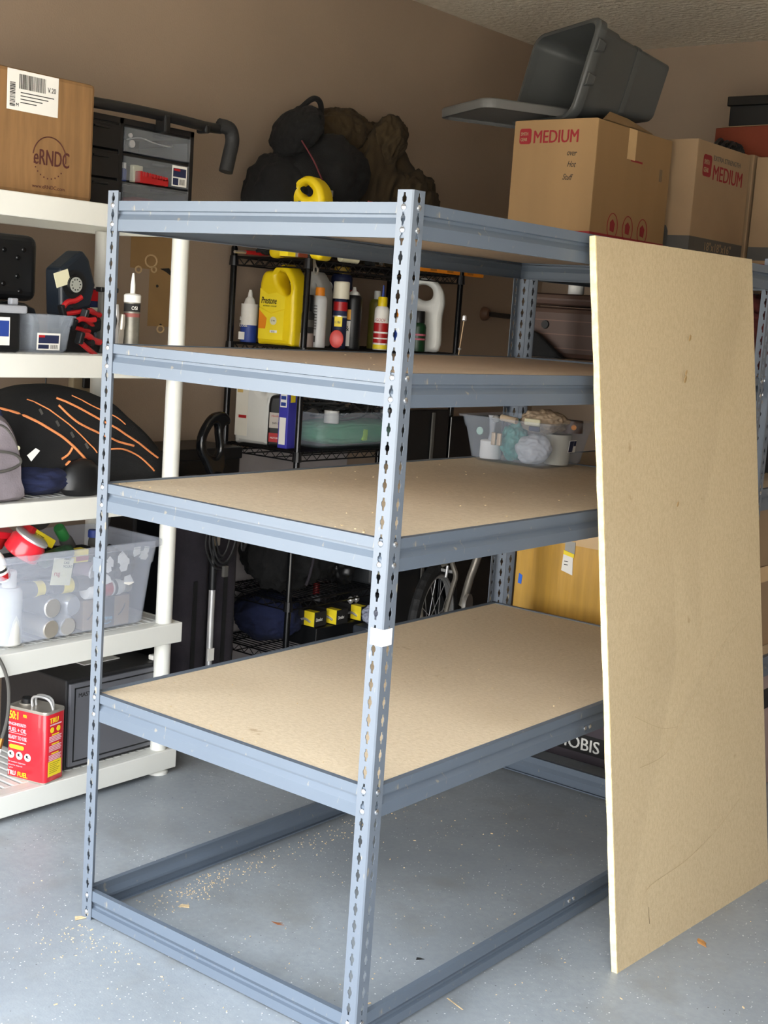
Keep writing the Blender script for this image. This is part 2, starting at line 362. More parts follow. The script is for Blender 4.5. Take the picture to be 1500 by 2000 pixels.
def rack(name, label, loc, levels, group=None):
    R_ = thing(name, label, 'shelving unit', loc, 0, group)
    post0 = post_mesh().build('post', m_steelp, R_, solid=.0018)
    rv0 = B().lathe([(.0066, 0), (.0064, .0015), (.0045, .0032), (.0015, .0040)], 10, Tm(0, 0, 0, PI/2)).build('rivet', m_rivet, post0, smooth=True)
    posts = [post0]
    for (x, y, a) in ((0, 0, PI/2), (0, LN, PI), (-W, LN, -PI/2)): posts.append(inst(post0, R_, (x, y, 0), (0, 0, a)))
    post0.location = (-W, 0, 0)
    first = True
    for ps in posts:
        for z in levels:
            zz = (z-.010, z-.054) if z > .2 else (z-.016, z-.060)
            for h in zz:
                if first: rv0.location = (.0215, 0, h); first = False
                else: inst(rv0, ps, (.0215, 0, h))
                inst(rv0, ps, (0, .0215, h), (0, 0, -PI/2))
        sp_ = B().prism([(.0, .0), (.031, .0), (.031, .036), (.0, .036)], -.0016, 0).box(-.0016, 0, -.0016, .031, 0, .036).build('splice_plate', m_glare if (ps is posts[1] and loc[1] == 0) else m_steelp, ps, bevel=.0008)
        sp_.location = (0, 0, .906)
    protos = {}
    for z in levels:
        inv = z < .2
        for (ln, x, y, a) in ((W, -W, 0, 0), (LN, 0, 0, PI/2), (W, 0, LN, PI), (LN, -W, LN, -PI/2)):
            k = (ln, inv)
            if k not in protos:
                o = beam_bb(ln-.006, inv).build('beam', m_steel, R_, solid=.0015); protos[k] = o
            else: o = inst(protos[k], R_)
            o.location = (x+.003*math.cos(a), y+.003*math.sin(a), z); o.rotation_euler = (0, 0, a)
        if z > .2:
            dk = B().box(-W+.006, -.006, .006, LN-.006, z-.016, z-.0025).build('shelf_board', m_deck if z < 1.3 else m_deckd, R_)
            if z < 1.7: B().box(-W+.02, -.02, LN/2-.02, LN/2+.02, z-.05, z-.0175).build('cross_brace', m_steel, R_, bevel=.003)
            for yy in ((LN/2-.012, LN/2+.012) if z < 1.7 else ()):
                o = inst(rv0, posts[1], (0, 0, 0)); o.parent = R_; o.name = 'brace_rivet'; o.location = (-.002, yy, z-.052); o.rotation_euler = (0, 0, PI/2)
    # bolts through the middle of the lowest long beams
    for yy in (LN/2-.012, LN/2+.012):
        o = inst(rv0, R_, (-.002, yy, levels[0]-(.014 if levels[0] < .2 else .052)), (0, 0, PI/2)); o.name = 'brace_rivet'
    return R_
LV = (.078, .597, 1.129, 1.469, 1.806)
rack('steel_rack', 'tall blue-grey boltless steel rack with four particleboard shelves, standing empty in the middle', (0, 0, 0), LV)
rack('steel_rack', 'second blue-grey steel rack behind the empty one, loaded with cardboard boxes', (-.015, 1.905, 0), (.535, 1.115, 1.469, 1.806))

# the spare shelf board standing on end against the rack's long side
bd = thing('particleboard_sheet', 'loose sheet of particleboard standing on end, leaning against the rack', 'board', (0, 0, 0))
P0, P1, P2, P3 = V((.233, .749, 0)), V((.27, 1.614, .0)), V((.030, 1.570, 1.811)), V((.030, .668, 1.800))
tn = V((-.0150, 0, -.0017))
bb = B(); vs = []; NN = 40
bd_face = B().add([P0, P1, P2, P3]+[p+tn for p in (P0, P1, P2, P3)], [(0, 1, 2, 3), (7, 6, 5, 4), (1, 5, 6, 2), (3, 2, 6, 7), (0, 4, 5, 1)])
bd_face.build('face_panel', m_board, bd)
random.seed(3)
ev = []
for i in range(NN+1):
    a = P0.lerp(P3, i/NN); j1 = random.uniform(-.0016, .0012); j2 = random.uniform(-.0016, .0012)
    if i in (0, NN): j1 = j2 = .001
    ev += [a+V((.0006, j1+.0006, 0)), a+tn+V((-.0006, j2, 0)), a+tn+V((0, .006, 0)), a+V((0, .006, 0))]
ef = []
for i in range(NN):
    for k in range(4): ef.append((i*4+k, i*4+(k+1) % 4, i*4+4+(k+1) % 4, i*4+4+k))
ef += [(0, 3, 2, 1), (NN*4, NN*4+1, NN*4+2, NN*4+3)]
B().add(ev, ef).build('cut_edge', m_edge, bd)

def scuff(pts, r, m, nm='scratch'): return B().tube([p if isinstance(p, V) else V(p) for p in spline(pts, 6)], r*.45, 5).build(nm, m, bd, smooth=True)
m_scr = mat('board_scratch', 'a3916f', .8)
scuff([(0.173, 1.415, 0.795), (0.176, 1.267, 0.715), (0.182, 1.121, 0.606), (0.184, 1.065, 0.562), (0.187, 1.029, 0.521), (0.187, 0.97, 0.499), (0.183, 0.866, 0.495)], .0011, m_scr)
scuff([(0.167, 0.841, 0.63), (0.178, 0.97, 0.577), (0.184, 1.065, 0.562)], .0010, m_scr)
scuff([(0.23, 1.424, 0.287), (0.23, 1.283, 0.233), (0.227, 1.106, 0.193), (0.221, 0.915, 0.177), (0.223, 0.876, 0.141)], .0010, m_scr)
scuff([(0.226, 0.907, 0.123), (0.231, 0.912, 0.077)], .0012, mat('dark_scuff', '5a4a34', .8), 'dark_scuff')
for i, (p_, r_) in enumerate((((.0745, 1.13, 1.577), .006), ((.0845, 1.108, 1.487), .005), ((.085, 1.106, 1.470), .007), ((.1195, 1.063, 1.148), .005))):
    st__ = B().lathe([(r_, -.0004), (r_*.9, .0006)], 12, Tm(0, 0, 0, 0, PI/2+.11, 0), 1.5, 1).build('stain', mat('board_stain', '9a7e54', .8), bd); st__.location = p_

# ------------------------------------------------------------------ white resin shelves along the left wall
ws = thing('resin_shelving', 'white plastic five-tier shelving with round posts against the brown wall', 'shelving unit', (-1.775, .457, 0), 0)
SX, SY = .225, .457           # half depth (x), half length (y)
WZ = (.085, .522, .970, 1.402, 1.852)
slat0 = None
for z in WZ:
    bb = B()
    bb.box(SX-.012, SX, -SY, SY, z-.068, z).box(-SX, -SX+.012, -SY, SY, z-.068, z).box(-SX+.012, SX-.012, -SY, -SY+.012, z-.068, z).box(-SX+.012, SX-.012, SY-.012, SY, z-.068, z)
    bb.box(SX-.062, SX-.012, -SY+.012, SY-.012, z-.007, z-.001).box(-SX+.012, -SX+.062, -SY+.012, SY-.012, z-.007, z-.001)
    bb.box(-SX+.062, SX-.062, -SY+.012, -SY+.055, z-.007, z-.001).box(-SX+.062, SX-.062, SY-.055, SY-.012, z-.007, z-.001)
    sh = bb.build('shelf', m_white, ws, bevel=.003)
    n = 24
    for i in range(n):
        y = -SY+.058+(2*SY-.116)*(i+.5)/n
        if slat0 is None:
            slat0 = B().box(-SX+.056, SX-.056, -.0115, .0115, -.006, .0015).build('slat', m_whited, sh, bevel=.002); slat0.location = (0, y, z-.0015)
        else: inst(slat0, sh, (0, y, z-.0015))
lg0 = None
for sx in (-1, 1):
    for sy in (-1, 1):
        prof = [(.037, 0), (.036, .008), (.029, .014)]
        bb = B().lathe(prof+[(.029, WZ[0]-.05)], 20)
        lo = WZ[0]
        for z in WZ[1:]:
            bb.lathe([(.0275, lo-.001), (.0275, z-.06)], 20); lo = z
        if lg0 is None: lg0 = bb.build('leg', m_white, ws, smooth=True); o = lg0
        else: o = inst(lg0, ws)
        o.location = (sx*(SX-.036), sy*(SY-.052), 0)

# ------------------------------------------------------------------ black wire rack beyond it
wr = thing('wire_shelving', 'black wire shelving rack on round posts, full of bottles and bags', 'shelving unit', (-1.95, 2.16, 0), 0)
WX, WY = .195, .495
for sx in (-1, 1):
    for sy in (-1, 1):
        pt = B().lathe([(.0127, .012), (.0127, 1.80), (.010, 1.808)], 14).lathe([(.016, 0), (.016, .012)], 12).build('post', m_blackg, wr, smooth=True); pt.location = (sx*WX, sy*WY, 0)
WRZ = (.235, .45, 1.035, 1.432, 1.765)
for z in WRZ:
    bb = B()
    for dz, r_ in ((0, .0038), (-.030, .0032)):
        bb.tube([(-WX, -WY, z+dz), (WX, -WY, z+dz), (WX, WY, z+dz), (-WX, WY, z+dz)], r_, 6, closed=True)
    for (ax, n) in ((0, 14), (1, 34)):
        for s_ in (-1, 1):
            pts = []
            for i in range(n+1):
                u = -1+2*i/n; zz = z-.002 if i % 2 else z-.028
                pts.append((u*WX, s_*WY, zz) if ax == 0 else (s_*WX, u*WY, zz))
            bb.tube(pts, .0021, 5)
    for i in range(38):
        y = -WY+.012+(2*WY-.024)*i/37; bb.tube([(-WX, y, z+.0035), (WX, y, z+.0035)], .0022, 5)
    for x in (-.07, .07): bb.tube([(x, -WY, z-.028), (x, WY, z-.028)], .0028, 6)
    for sx in (-1, 1):
        for sy in (-1, 1): bb.lathe([(.0195, z-.032), (.0165, z+.006)], 12, Tm(sx*WX, sy*WY, 0))
    bb.build('shelf', m_blackm, wr)
def wz(i): return WRZ[i]+.0058

# ------------------------------------------------------------------ shared builders for goods
RX = (PI/2, 0, PI/2)   # lettering on a face that looks towards +x
def carton(name, label, loc, dx, dy, dz, m, rz=0, cat='box', seam=True, group=None, bevel=.004, open_top=False, flaps=()):
    t_ = thing(name, label, cat, loc, rz, group)
    x, y = dx/2, dy/2
    if not open_top:
        B().box(-x, x, -y, y, 0, dz).build('body', m, t_, bevel=bevel)
        if seam: B().box(-.024, .024, -y-.0006, y+.0006, dz-.05, dz+.0008).build('tape', m_tape, t_)
    else:
        k = .005
        B().box(-x, x, -y, y, 0, k).box(-x, x, -y, -y+k, k, dz).box(-x, x, y-k, y, k, dz).box(-x, -x+k, -y+k, y-k, k, dz).box(x-k, x, -y+k, y-k, k, dz).build('body', m, t_, bevel=.0015)
    return t_
def spray(name, label, loc, r, h, body, cap, bands=(), rz=0, capr=None, caph=.05, word=None, cat='spray can', group=None, nozzle=None, ws_=.02, wm=None, wz_=.55):
    t_ = thing(name, label, cat, loc, rz, group)
    hb = h-caph
    B().lathe([(r*.97, 0), (r, .004), (r, hb-.018), (r*.93, hb-.008), (r*.72, hb)], 24).build('body', body, t_, smooth=True)
    cr__ = capr or r*.78
    if nozzle:
        B().lathe([(r*.72, hb), (r*.55, hb+caph*.35), (r*.3, hb+caph*.5), (r*.25, h-.012), (r*.16, h)], 18).build('cap', cap, t_, smooth=True)
    else:
        B().lathe([(cr__, hb), (cr__*.97, h-.004), (cr__*.86, h)], 20).build('cap', cap, t_, smooth=True)
    for i, (z0, z1, mm) in enumerate(bands):
        B().lathe([(r+.0004+i*.0001, z0*hb), (r+.0004+i*.0001, z1*hb)], 24).build('label_band', mm, t_, smooth=True)
    if word: txt(word, ws_, wm or m_lab, t_, (-r*.75, -r-.0012, hb*wz_), sx=.8)
    return t_
JUG = [(-.50, 0), (-.3, 0), (.3, 0), (.50, 0), (.52, .05), (.52, .62), (.50, .76), (.38, .90), (.18, 1.0), (.02, .985), (-.08, .93), (-.22, .92), (-.40, .90), (-.50, .80), (-.52, .62), (-.52, .05)]
JUGH = [(.02, .90), (.10, .91), (.26, .80), (.30, .70), (.24, .66), (.10, .72), (.0, .82)]
def jug(name, label, loc, w_, h_, th, m, rz=0, cat='jug', cap=None, hole=JUGH, out=JUG, flip=1, cap_x=-.30, bev=.018):
    t_ = thing(name, label, cat, loc, rz)
    outs = [[(x*w_*flip, z*h_) for x, z in out], [(x*w_*flip, z*h_) for x, z in hole]]
    plate('body', outs, th, m, t_, (0, 0, 0), bev=bev, bres=4)
    if cap is not None:
        B().lathe([(.021, 0), (.020, .020), (.017, .024)], 18, Tm(cap_x*w_*flip, 0, .90*h_)).build('cap', cap, t_, smooth=True)
    return t_
def tub(name, parent, top, bot, h, m, th=.0022, rim=.008, r=.03, lipz=.006, ribs=True):
    """open moulded bin: top=(w,d) bot=(w,d), centred; walls, rim and floor in one shell"""
    tw, td = top; bw, bd_ = bot; st_ = .72
    def ring(w_, d_, z, rad=r): return [(x, y, z) for x, y in rr(w_, d_, rad)]
    mw, md_ = bw+(tw-bw)*st_, bd_+(td-bd_)*st_
    rings = [ring(bw-2*r*.6, bd_-2*r*.6, 0, r*.6), ring(bw, bd_, .012), ring(mw-.006, md_-.006, h*st_), ring(mw+.002, md_+.002, h*st_+.004), ring(tw, td, h-lipz), ring(tw+2*rim, td+2*rim, h-lipz), ring(tw+2*rim, td+2*rim, h),
             ring(tw, td, h), ring(mw-2*th, md_-2*th, h*st_+.004), ring(bw-2*th, bd_-2*th, .014), ring(bw-2*th-2*r*.6, bd_-2*th-2*r*.6, th, r*.6)]
    return loft(rings).build(name, m, parent, smooth=True)
def cable(name, parent, pts, r, m, n=7, sp_=6): return B().tube(spline(pts, sp_), r, n).build(name, m, parent, smooth=True)
def yx(n): return n

# ================================================================== white shelves, top tier
Z5 = WZ[4]+.0005
t1 = carton('cardboard_box', 'tall worn cardboard box with a white shipping label and round maroon logo', (-1.765, .315, Z5), .33, .392, .34, m_card3, 0, bevel=.012, seam=False)
lb = B().box(.1655, .1662, -.115, .06, .225, .335).build('shipping_label', m_lab, t1, bevel=.0003)
random.seed(5)
bb = B(); y = -.075
while y < .015:
    wd = random.choice((.0012, .002, .0032)); bb.box(.1663, .1666, y, y+wd, .285, .325); y += wd+random.choice((.0012, .002))
z = .235
while z < .30:
    wd = random.choice((.0012, .002, .003)); bb.box(.1663, .1666, -.106, -.088, z, z+wd); z += wd+random.choice((.0012, .002))
for k in range(4): bb.box(.1663, .1666, -.07, .045-.02*k, .274-.009*k, .2765-.009*k)
bb.build('barcode', m_ink, t1)
txt('V.20', .020, m_ink, t1, (.1664, .022, .29), RX, sx=.8); txt('M', .013, m_ink, t1, (.1664, -.085, .236), RX)
txt('eRNDC', .062, m_maroon, t1, (.1656, -.020, .088), RX, sx=.62, bold=.0012)
pts = [(.1658, .036+.058*math.cos(a), .110+.058*math.sin(a)) for a in [math.radians(d) for d in range(-10, 175, 8)]]
B().tube(pts, .0016, 5).build('logo_arc', m_maroon, t1)
pts = [(.1658, .036+.055*math.cos(a), .106+.055*math.sin(a)) for a in [math.radians(d) for d in range(195, 335, 14)]]
bb = B()
for p_ in pts: bb.box(.1655, .166, p_[1]-.002, p_[1]+.002, p_[2]-.002, p_[2]+.002)
bb.build('logo_dots', m_maroon, t1)
txt('www.eRNDC.com', .015, m_maroon, t1, (.1656, -.022, .022), RX, sx=1.0)

og = thing('drawer_organizer', 'black small-parts organizer with see-through drawers on the top white shelf', 'drawer unit', (-1.83, .80, Z5), 0)
bb = B(); X0, X1 = -.16, .10; Y0, Y1 = -.26, .235; OH = .285
bb.box(X0, X0+.006, Y0, Y1, 0, OH).box(X0, X1, Y0, Y1, 0, .006).box(X0, X1, Y0, Y1, OH-.02, OH)
for y in (Y0, -.085, Y1-.018): bb.box(X0, X1, y, y+.018, 0, OH)
for k in range(1, 4): bb.box(X0, X1-.004, Y0, Y1, k*.088-.006, k*.088+.004)
bb.build('case', m_black, og, bevel=.002)
for k in range(3):
    z0 = k*.088+.008+(.006 if k == 0 else 0)
    for j, (ya, yb) in enumerate(((-.240, -.088), (-.062, .212))):
        bb = B().box(X1-.004, X1+.008, ya, yb, z0, z0+.074).box(X1+.008, X1+.016, (ya+yb)/2-.03, (ya+yb)/2+.03, z0+.058, z0+.064)
        bb.box(X0+.02, X1-.004, ya+.003, ya+.005, z0, z0+.06).box(X0+.02, X1-.004, yb-.005, yb-.003, z0, z0+.06).box(X0+.02, X1-.004, ya+.003, yb-.003, z0, z0+.002)
        bb.build('drawer', c_drw if j else m_black, og, bevel=.0012)
lb = B().box(X1+.0085, X1+.0095, .135, .20, .10, .166).build('drawer_label', m_lab, og)
B().box(X1+.0096, X1+.0099, .139, .196, .130, .158).box(X1+.0096, X1+.0099, .139, .163, .104, .126).build('label_print', m_navy, lb)
B().box(X1+.0098, X1+.0102, .142, .170, .149, .156).build('label_logo', m_redp, lb)
bb = B()
for k in range(7): bb.box(X1+.0096, X1+.0099, .168+.0035*k, .1695+.0035*k, .106, .124)
bb.build('barcode', m_ink, lb)
Zd = WZ[4]
def inside(name, label, cat, o, group=None): return tag(o, label, cat, group)
t_ = thing('wire_coil', 'thin light cable coiled in the uppermost clear drawer', 'cable', (-1.76, .86, Z5+.190))
cable('strand', t_, [(0, -.09, .035), (.02, -.05, .045), (.03, .0, .036), (.03, .06, .033), (.01, .10, .040)], .0022, m_silver)
cable('strand', t_, [(0, -.07, .006), (.02, -.02, .016), (.03, .04, .028), (.0, .09, .040)], .002, m_gink)
for (y_, z_, r_) in ((-.095, .020, .012), (-.102, .045, .007)):
    B().lathe([(r_, 0), (r_, .006)], 12, Tm(.03, y_, z_, 0, PI/2, 0)).build('ring_end', m_silver, t_)
t_ = thing('red_clamp', 'red ribbed clip in the middle clear drawer', 'clip', (-1.77, .84, Z5+.0945)); bb = B()
for k in range(10): bb.box(0, .05, -.04+.012*k, -.031+.012*k, .02+.002*(k % 2)-.0008*k, .036-.0008*k)
bb.box(0, .05, -.04, .08, 0, .022).build('clip_body', m_redp, t_, bevel=.001)
t_ = thing('small_bottle', 'small white-capped bottle in the middle clear drawer', 'bottle', (-1.765, .765, Z5+.0945)); B().lathe([(.012, 0), (.012, .035), (.008, .04)], 14).build('body', m_blue, t_, smooth=True); B().lathe([(.010, .04), (.010, .058)], 14).build('cap', m_lab, t_)
t_ = thing('battery_pack', 'pale card of batteries beside the small bottle in the drawer', 'batteries', (-1.765, .81, Z5+.0945)); B().box(0, .02, -.018, .022, 0, .055).build('pack', m_cream, t_, bevel=.003)
t_ = thing('pink_pouch', 'pinkish red pouch in the lowest clear drawer', 'pouch', (-1.80, .87, Z5+.032)); blob('cloth_body', mat('faded_red_cloth', '8a3440', .9), t_, (.045, .09, .024), seed=4, flat=.2)

fh = thing('caulk_gun', 'black folding arm lying over the parts organizer with its padded end hanging down', 'tool', (-1.71, .80, Z5+.286))
B().tube(spline([(-.05, -.29, .027), (.0, -.1, .026), (.01, .1, .024), (.015, .25, .018), (.02, .315, .020)], 6), .017, 10).build('bar', m_black, fh, smooth=True)
B().box(-.02, .03, .06, .085, -.028, .028).box(-.015, .035, .235, .255, -.005, .022).build('clamp', m_black, fh, bevel=.006)
B().tube(spline([(.02, .305, .030), (.03, .345, .024), (.03, .362, -.01), (.03, .352, -.06), (.03, .338, -.118)], 6), .024, 12, rr=None).build('padded_end', m_rub, fh, smooth=True)

# ================================================================== white shelves, fourth tier
Z4 = WZ[3]+.0005
t_ = thing('storage_case', 'big black moulded case lying at the rear of the fourth white shelf', 'case', (-1.83, .29, Z4+.145), 0)
B().box(-.12, .03, -.22, .19, .0, .20).build('body', m_black, t_, bevel=.03, seg=4)
bb = B()
for (y_, z_) in ((.13, .155), (.12, .03), (.06, .15), (.06, .05), (.11, .075), (.11, .13)): bb.lathe([(.008, 0), (.006, .004)], 10, Tm(.030, y_, z_, 0, PI/2, 0))
bb.build('screw_boss', m_blackg, t_)
t_ = thing('tool_case', 'long black lidded case supporting the big moulded case on the fourth white shelf', 'case', (-1.80, .26, Z4))
B().box(-.13, .03, -.24, .12, 0, .10).build('body', m_black, t_, bevel=.008); B().box(-.135, .035, -.245, .125, .103, .144).build('lid', m_blackg, t_, bevel=.006)
t_ = thing('laser_measure_case', 'blue-black instrument with a pale round dial leaning beside the big black case', 'instrument', (-1.74, .555, Z4+.012), 0, rx=.10)
B().prism([(-.055, .10), (-.05, .245), (.04, .300), (.065, .27), (.085, .19), (.06, .12)], -.04, .04, Tm(0, 0, 0, 0, 0, PI/2)).build('body', m_bluecase, t_, bevel=.012, seg=3)
B().prism([(-.06, 0), (-.05, .14), (.06, .16), (.08, 0)], -.035, .035, Tm(0, 0, 0, 0, 0, PI/2)).build('foot', m_black, t_, bevel=.008)
B().box(.041, .043, -.055, .0, .205, .25, Tm(0, .03, 0, .22)).build('paper_label', m_cream, t_)
B().lathe([(.030, 0), (.028, .008)], 24, Tm(.040, .0, .195, 0, PI/2, 0)).lathe([(.045, 0), (.045, .004)], 24, Tm(.038, .0, .195, 0, PI/2, 0)).build('dial_ring', m_black, t_, smooth=True)
bb = B().lathe([(.0235, 0), (.0235, .0015)], 24, Tm(.0475, .0, .195, 0, PI/2, 0)); dl = bb.build('dial', m_dial, t_)
bb = B()
for k in range(10): a = 2*PI*k/10; bb.lathe([(.0022, 0), (.0022, .001)], 8, Tm(.049, .016*math.cos(a), .195+.016*math.sin(a), 0, PI/2, 0))
bb.build('dial_mark', m_ink, dl)
t_ = thing('black_bin', 'black storage box with a pale grey lid in front of the big moulded case', 'storage box', (-1.655, .185, Z4))
B().box(-.09, .055, -.10, .085, 0, .115).build('body', m_black, t_, bevel=.01); B().box(-.10, .065, -.11, .100, .112, .135).build('lid', mat('pale_grey_lid', '9a9da4', .45), t_, bevel=.006)
B().box(.02, .04, .06, .085, .135, .155).build('latch', mat('pale_grey_lid', '9a9da4', .45), t_, bevel=.004)
lb = B().box(.0555, .0565, -.03, .045, .02, .10).build('sticker', m_lab, t_); B().box(.0566, .0570, -.03, .042, .045, .090).build('sticker_print', m_blue, lb)
t_ = thing('clear_bin', 'small clear plastic bin with a printed sticker on the fourth white shelf', 'bin', (-1.665, .385, Z4))
tub('bin', t_, (.13, .165), (.105, .135), .112, c_bin, r=.015, rim=.005)
lb = B().box(.0585, .0592, -.055, .028, .012, .062, Tm(0, 0, 0, 0, .05, 0)).build('sticker', m_lab, t_)
B().box(.0593, .0596, -.050, .023, .032, .056, Tm(0, 0, 0, 0, .05, 0)).box(.0593, .0596, -.050, -.012, .016, .028, Tm(0, 0, 0, 0, .05, 0)).build('sticker_print', m_navy, lb)
B().box(.0597, .0600, -.050, -.028, .049, .056, Tm(0, 0, 0, 0, .05, 0)).build('sticker_logo', m_redp, lb)
bb = B()
for k in range(8): bb.box(.0593, .0596, -.006+.0035*k, -.0045+.0035*k, .016, .028, Tm(0, 0, 0, 0, .05, 0))
bb.build('barcode', m_ink, lb)
t_ = thing('helmet_shell', 'smooth black rounded shell rising behind the small clear bin', 'case', (-1.765, .36, Z4)); 
B().lathe([(.12, 0), (.12, .08), (.095, .125), (.05, .14), (.01, .142)], 28, sx=.3, sy=.8).build('shell', m_blackg, t_, smooth=True)
# red bar clamps and tools
def clamp(label, loc, rz, rx=0, ry=0, s=1):
    t_ = thing('spring_clamp', label, 'clamp', loc, rz, rx=rx, ry=ry)
    B().tube(spline([(-.05*s, 0, .02), (-.02*s, 0, .03), (.02*s, 0, .026), (.055*s, 0, .03)], 4), .012*s, 8).build('jaw', m_redp, t_, smooth=True)
    B().tube(spline([(-.05*s, 0, .0), (-.01*s, 0, -.006), (.05*s, 0, -.014)], 4), .010*s, 8).build('jaw', m_redp, t_, smooth=True)
    B().cyl((.0, -.014, .012), (.0, .014, .012), .012*s, 12).build('pivot', m_black, t_)
    B().box(-.065*s, -.045*s, -.012, .012, -.008, .03).build('pad', m_black, t_, bevel=.004); return t_
clamp('red spring clamp uppermost in the heap beside the clear bin', (-1.70, .535, Z4+.128), PI/2, 0, -.35, .75)
clamp('red spring clamp in the middle of the heap behind the front steel post', (-1.69, .595, Z4+.098), PI/2+.3, .2, .2, .75)
clamp('red spring clamp half hidden under the uppermost clamp', (-1.68, .555, Z4+.078), PI/2, .5, .0, .7)
clamp('red spring clamp lying lowest in the heap on the shelf edge', (-1.635, .545, Z4+.022), PI/2+.2, 0, .32, .85)
t_ = thing('drill_body', 'black cordless tool body under the red clamps on the fourth white shelf', 'power tool', (-1.72, .575, Z4))
B().prism([(-.08, 0), (.06, 0), (.07, .03), (.03, .06), (.09, .075), (.08, .11), (-.07, .10), (-.09, .05)], -.03, .03, Tm(0, 0, 0, 0, 0, PI/2)).build('housing', m_black, t_, bevel=.008)
txt('DRILL', .012, m_lab, t_, (.0305, -.03, .03), RX)
t_ = thing('blister_pack', 'clear blister pack with a red and blue card standing behind the front steel post', 'package', (-1.74, .655, Z4))
B().box(-.006, .004, -.055, .055, 0, .20).build('card', m_navy, t_, bevel=.003); B().box(.0045, .006, -.05, .05, .16, .195).build('card_top', m_redp, t_); B().box(.0045, .007, -.03, .03, .11, .14).build('price_label', m_cream, t_); B().box(.006, .03, -.045, .045, .01, .10).build('blister', c_bin, t_, bevel=.008)
sil = []
for i, (y_, h_, tl, mm, nm) in enumerate(((.648, .13, -.10, m_tin, 'steel trowel with a dark grip'), (.668, .155, .02, m_silver, 'long bright steel spatula'), (.686, .125, -.06, m_tin, 'dull tin scraper nearest the caulk tube'))):
    t_ = thing('putty_knife', nm+' standing between the front steel post and caulk tube', 'tool', (-1.655, y_, Z4), 0, 'upright steel hand tools on the fourth white shelf', rx=tl)
    B().prism([(-.008, 0), (.008, 0), (.011, h_*.5), (.005, h_), (-.005, h_), (-.011, h_*.5)], -.002, .002, Tm(0, 0, 0, 0, 0, PI/2)).build('blade', mm, t_, bevel=.001)
    B().lathe([(.009, h_*.62), (.011, h_*.8), (.008, h_)], 12).build('grip', m_black if i == 0 else mm, t_, smooth=True)
t_ = thing('clip_holder', 'small black clip standing at the back of the steel hand tools', 'holder', (-1.70, .665, Z4)); B().box(-.012, .012, -.028, .028, 0, .20).build('stem', m_gink, t_, bevel=.004); B().box(-.014, .014, -.035, .035, .19, .205).build('jaw', m_black, t_, bevel=.002)
t_ = thing('caulk_tube', 'grey caulk tube with a white nozzle standing upright on the fourth white shelf', 'caulk tube', (-1.66, .735, Z4))
B().lathe([(.0255, 0), (.0255, .172)], 24).build('cartridge', mat('grey_cartridge', '6f6c62', .35, .3, var=.15, vs_=40), t_, smooth=True)
B().lathe([(.0259, .135), (.0259, .160)], 24).build('black_band', m_ink, t_, smooth=True); B().lathe([(.0257, .118), (.0257, .130)], 24).build('red_band', mat('dull_red_print', '8a4a44', .6), t_, smooth=True)
B().lathe([(.027, .164), (.027, .186), (.023, .190), (.009, .192)], 24).build('collar', m_lab, t_, smooth=True); B().lathe([(.008, .19), (.0075, .22), (.004, .25), (.003, .256)], 14).build('nozzle', m_lab, t_, smooth=True)
txt('OSI', .016, m_lab, t_, (.020, -.020, .141), (PI/2, 0, PI/4+.2), sx=.8)

# ================================================================== white shelves, third tier
Z3 = WZ[2]+.0005
bp = thing('backpack', 'large black backpack with orange piping slumped on the middle white shelf', 'backpack', (-1.80, .64, Z3))
sil = [(-.36, .02), (-.35, .15), (-.31, .25), (-.24, .305), (-.12, .325), (.02, .300), (.16, .215), (.28, .12), (.345, .065), (.35, .01), (.2, 0), (-.2, 0)]
from mathutils.geometry import interpolate_bezier
o_ = spline([(0, y, z) for y, z in sil], 5, closed=True)
rings = []
cy, cz = -.02, .13
for (dx, sc) in ((-.13, .82), (-.11, .95), (-.02, 1.0), (.06, .985), (.11, .93), (.145, .80), (.165, .55), (.172, .2)):
    rings.append([(dx+.012*noise.noise(V((dx*9, p.y*7, p.z*7))), cy+(p.y-cy)*sc+.006*noise.noise(V((p.y*14, dx*20, 3))), max(.001, cz+(p.z-cz)*sc)) for p in o_])
loft(rings).build('body', m_cloth, bp, smooth=True)
from mathutils.bvhtree import BVHTree
_bm = bp.children[0].data if bp.children else [o for o in COL.objects if o.parent == bp][0].data
_bv = BVHTree.FromPolygons([v.co for v in _bm.vertices], [p.vertices for p in _bm.polygons])
def onbag(y, z):
    h_ = _bv.ray_cast(V((1, y, z)), V((-1, 0, 0)))[0]; return h_.x if h_ else .0
def piping(pts, r=.0032, m=m_opipe, nm='piping'):
    sp_ = spline([(0, y, z) for y, z in pts], 6); return B().tube([(onbag(p.y, p.z)+r*.4, p.y, p.z) for p in sp_], r, 6).build(nm, m, bp, smooth=True)
piping([(-0.325, 0.262), (-0.229, 0.206), (-0.166, 0.165), (-0.1, 0.106), (-0.049, 0.043)], .0042)
piping([(-0.256, 0.285), (-0.206, 0.251), (-0.116, 0.184), (-0.053, 0.125)], .0022)
piping([(-0.186, 0.273), (-0.131, 0.224), (-0.046, 0.187), (0.028, 0.159), (0.096, 0.142)], .0036)
piping([(-0.18, 0.293), (-0.12, 0.267), (-0.048, 0.233), (0.067, 0.178), (0.218, 0.096)], .0036)
piping([(-0.120, 0.300), (-0.057, 0.270), (0.024, 0.237), (0.069, 0.21)], .0022)
piping([(-0.011, 0.135), (0.049, 0.133), (0.119, 0.108), (0.192, 0.056)], .003)
piping([(-0.188, 0.111), (-0.164, 0.124), (-0.149, 0.144)], .0036)
for k in range(4): B().box(0, .002, -.004, .004, 0, .020, Tm(onbag(-.24+.05*k, .245-.035*k)-.0005, -.24+.05*k, .245-.035*k, .6)).build('strap_loop', m_gink, bp)
blob('side_pocket', m_cloth, bp, (.05, .11, .07), (.10, -.17, .10), (.5, 0, 0), 3, .1)
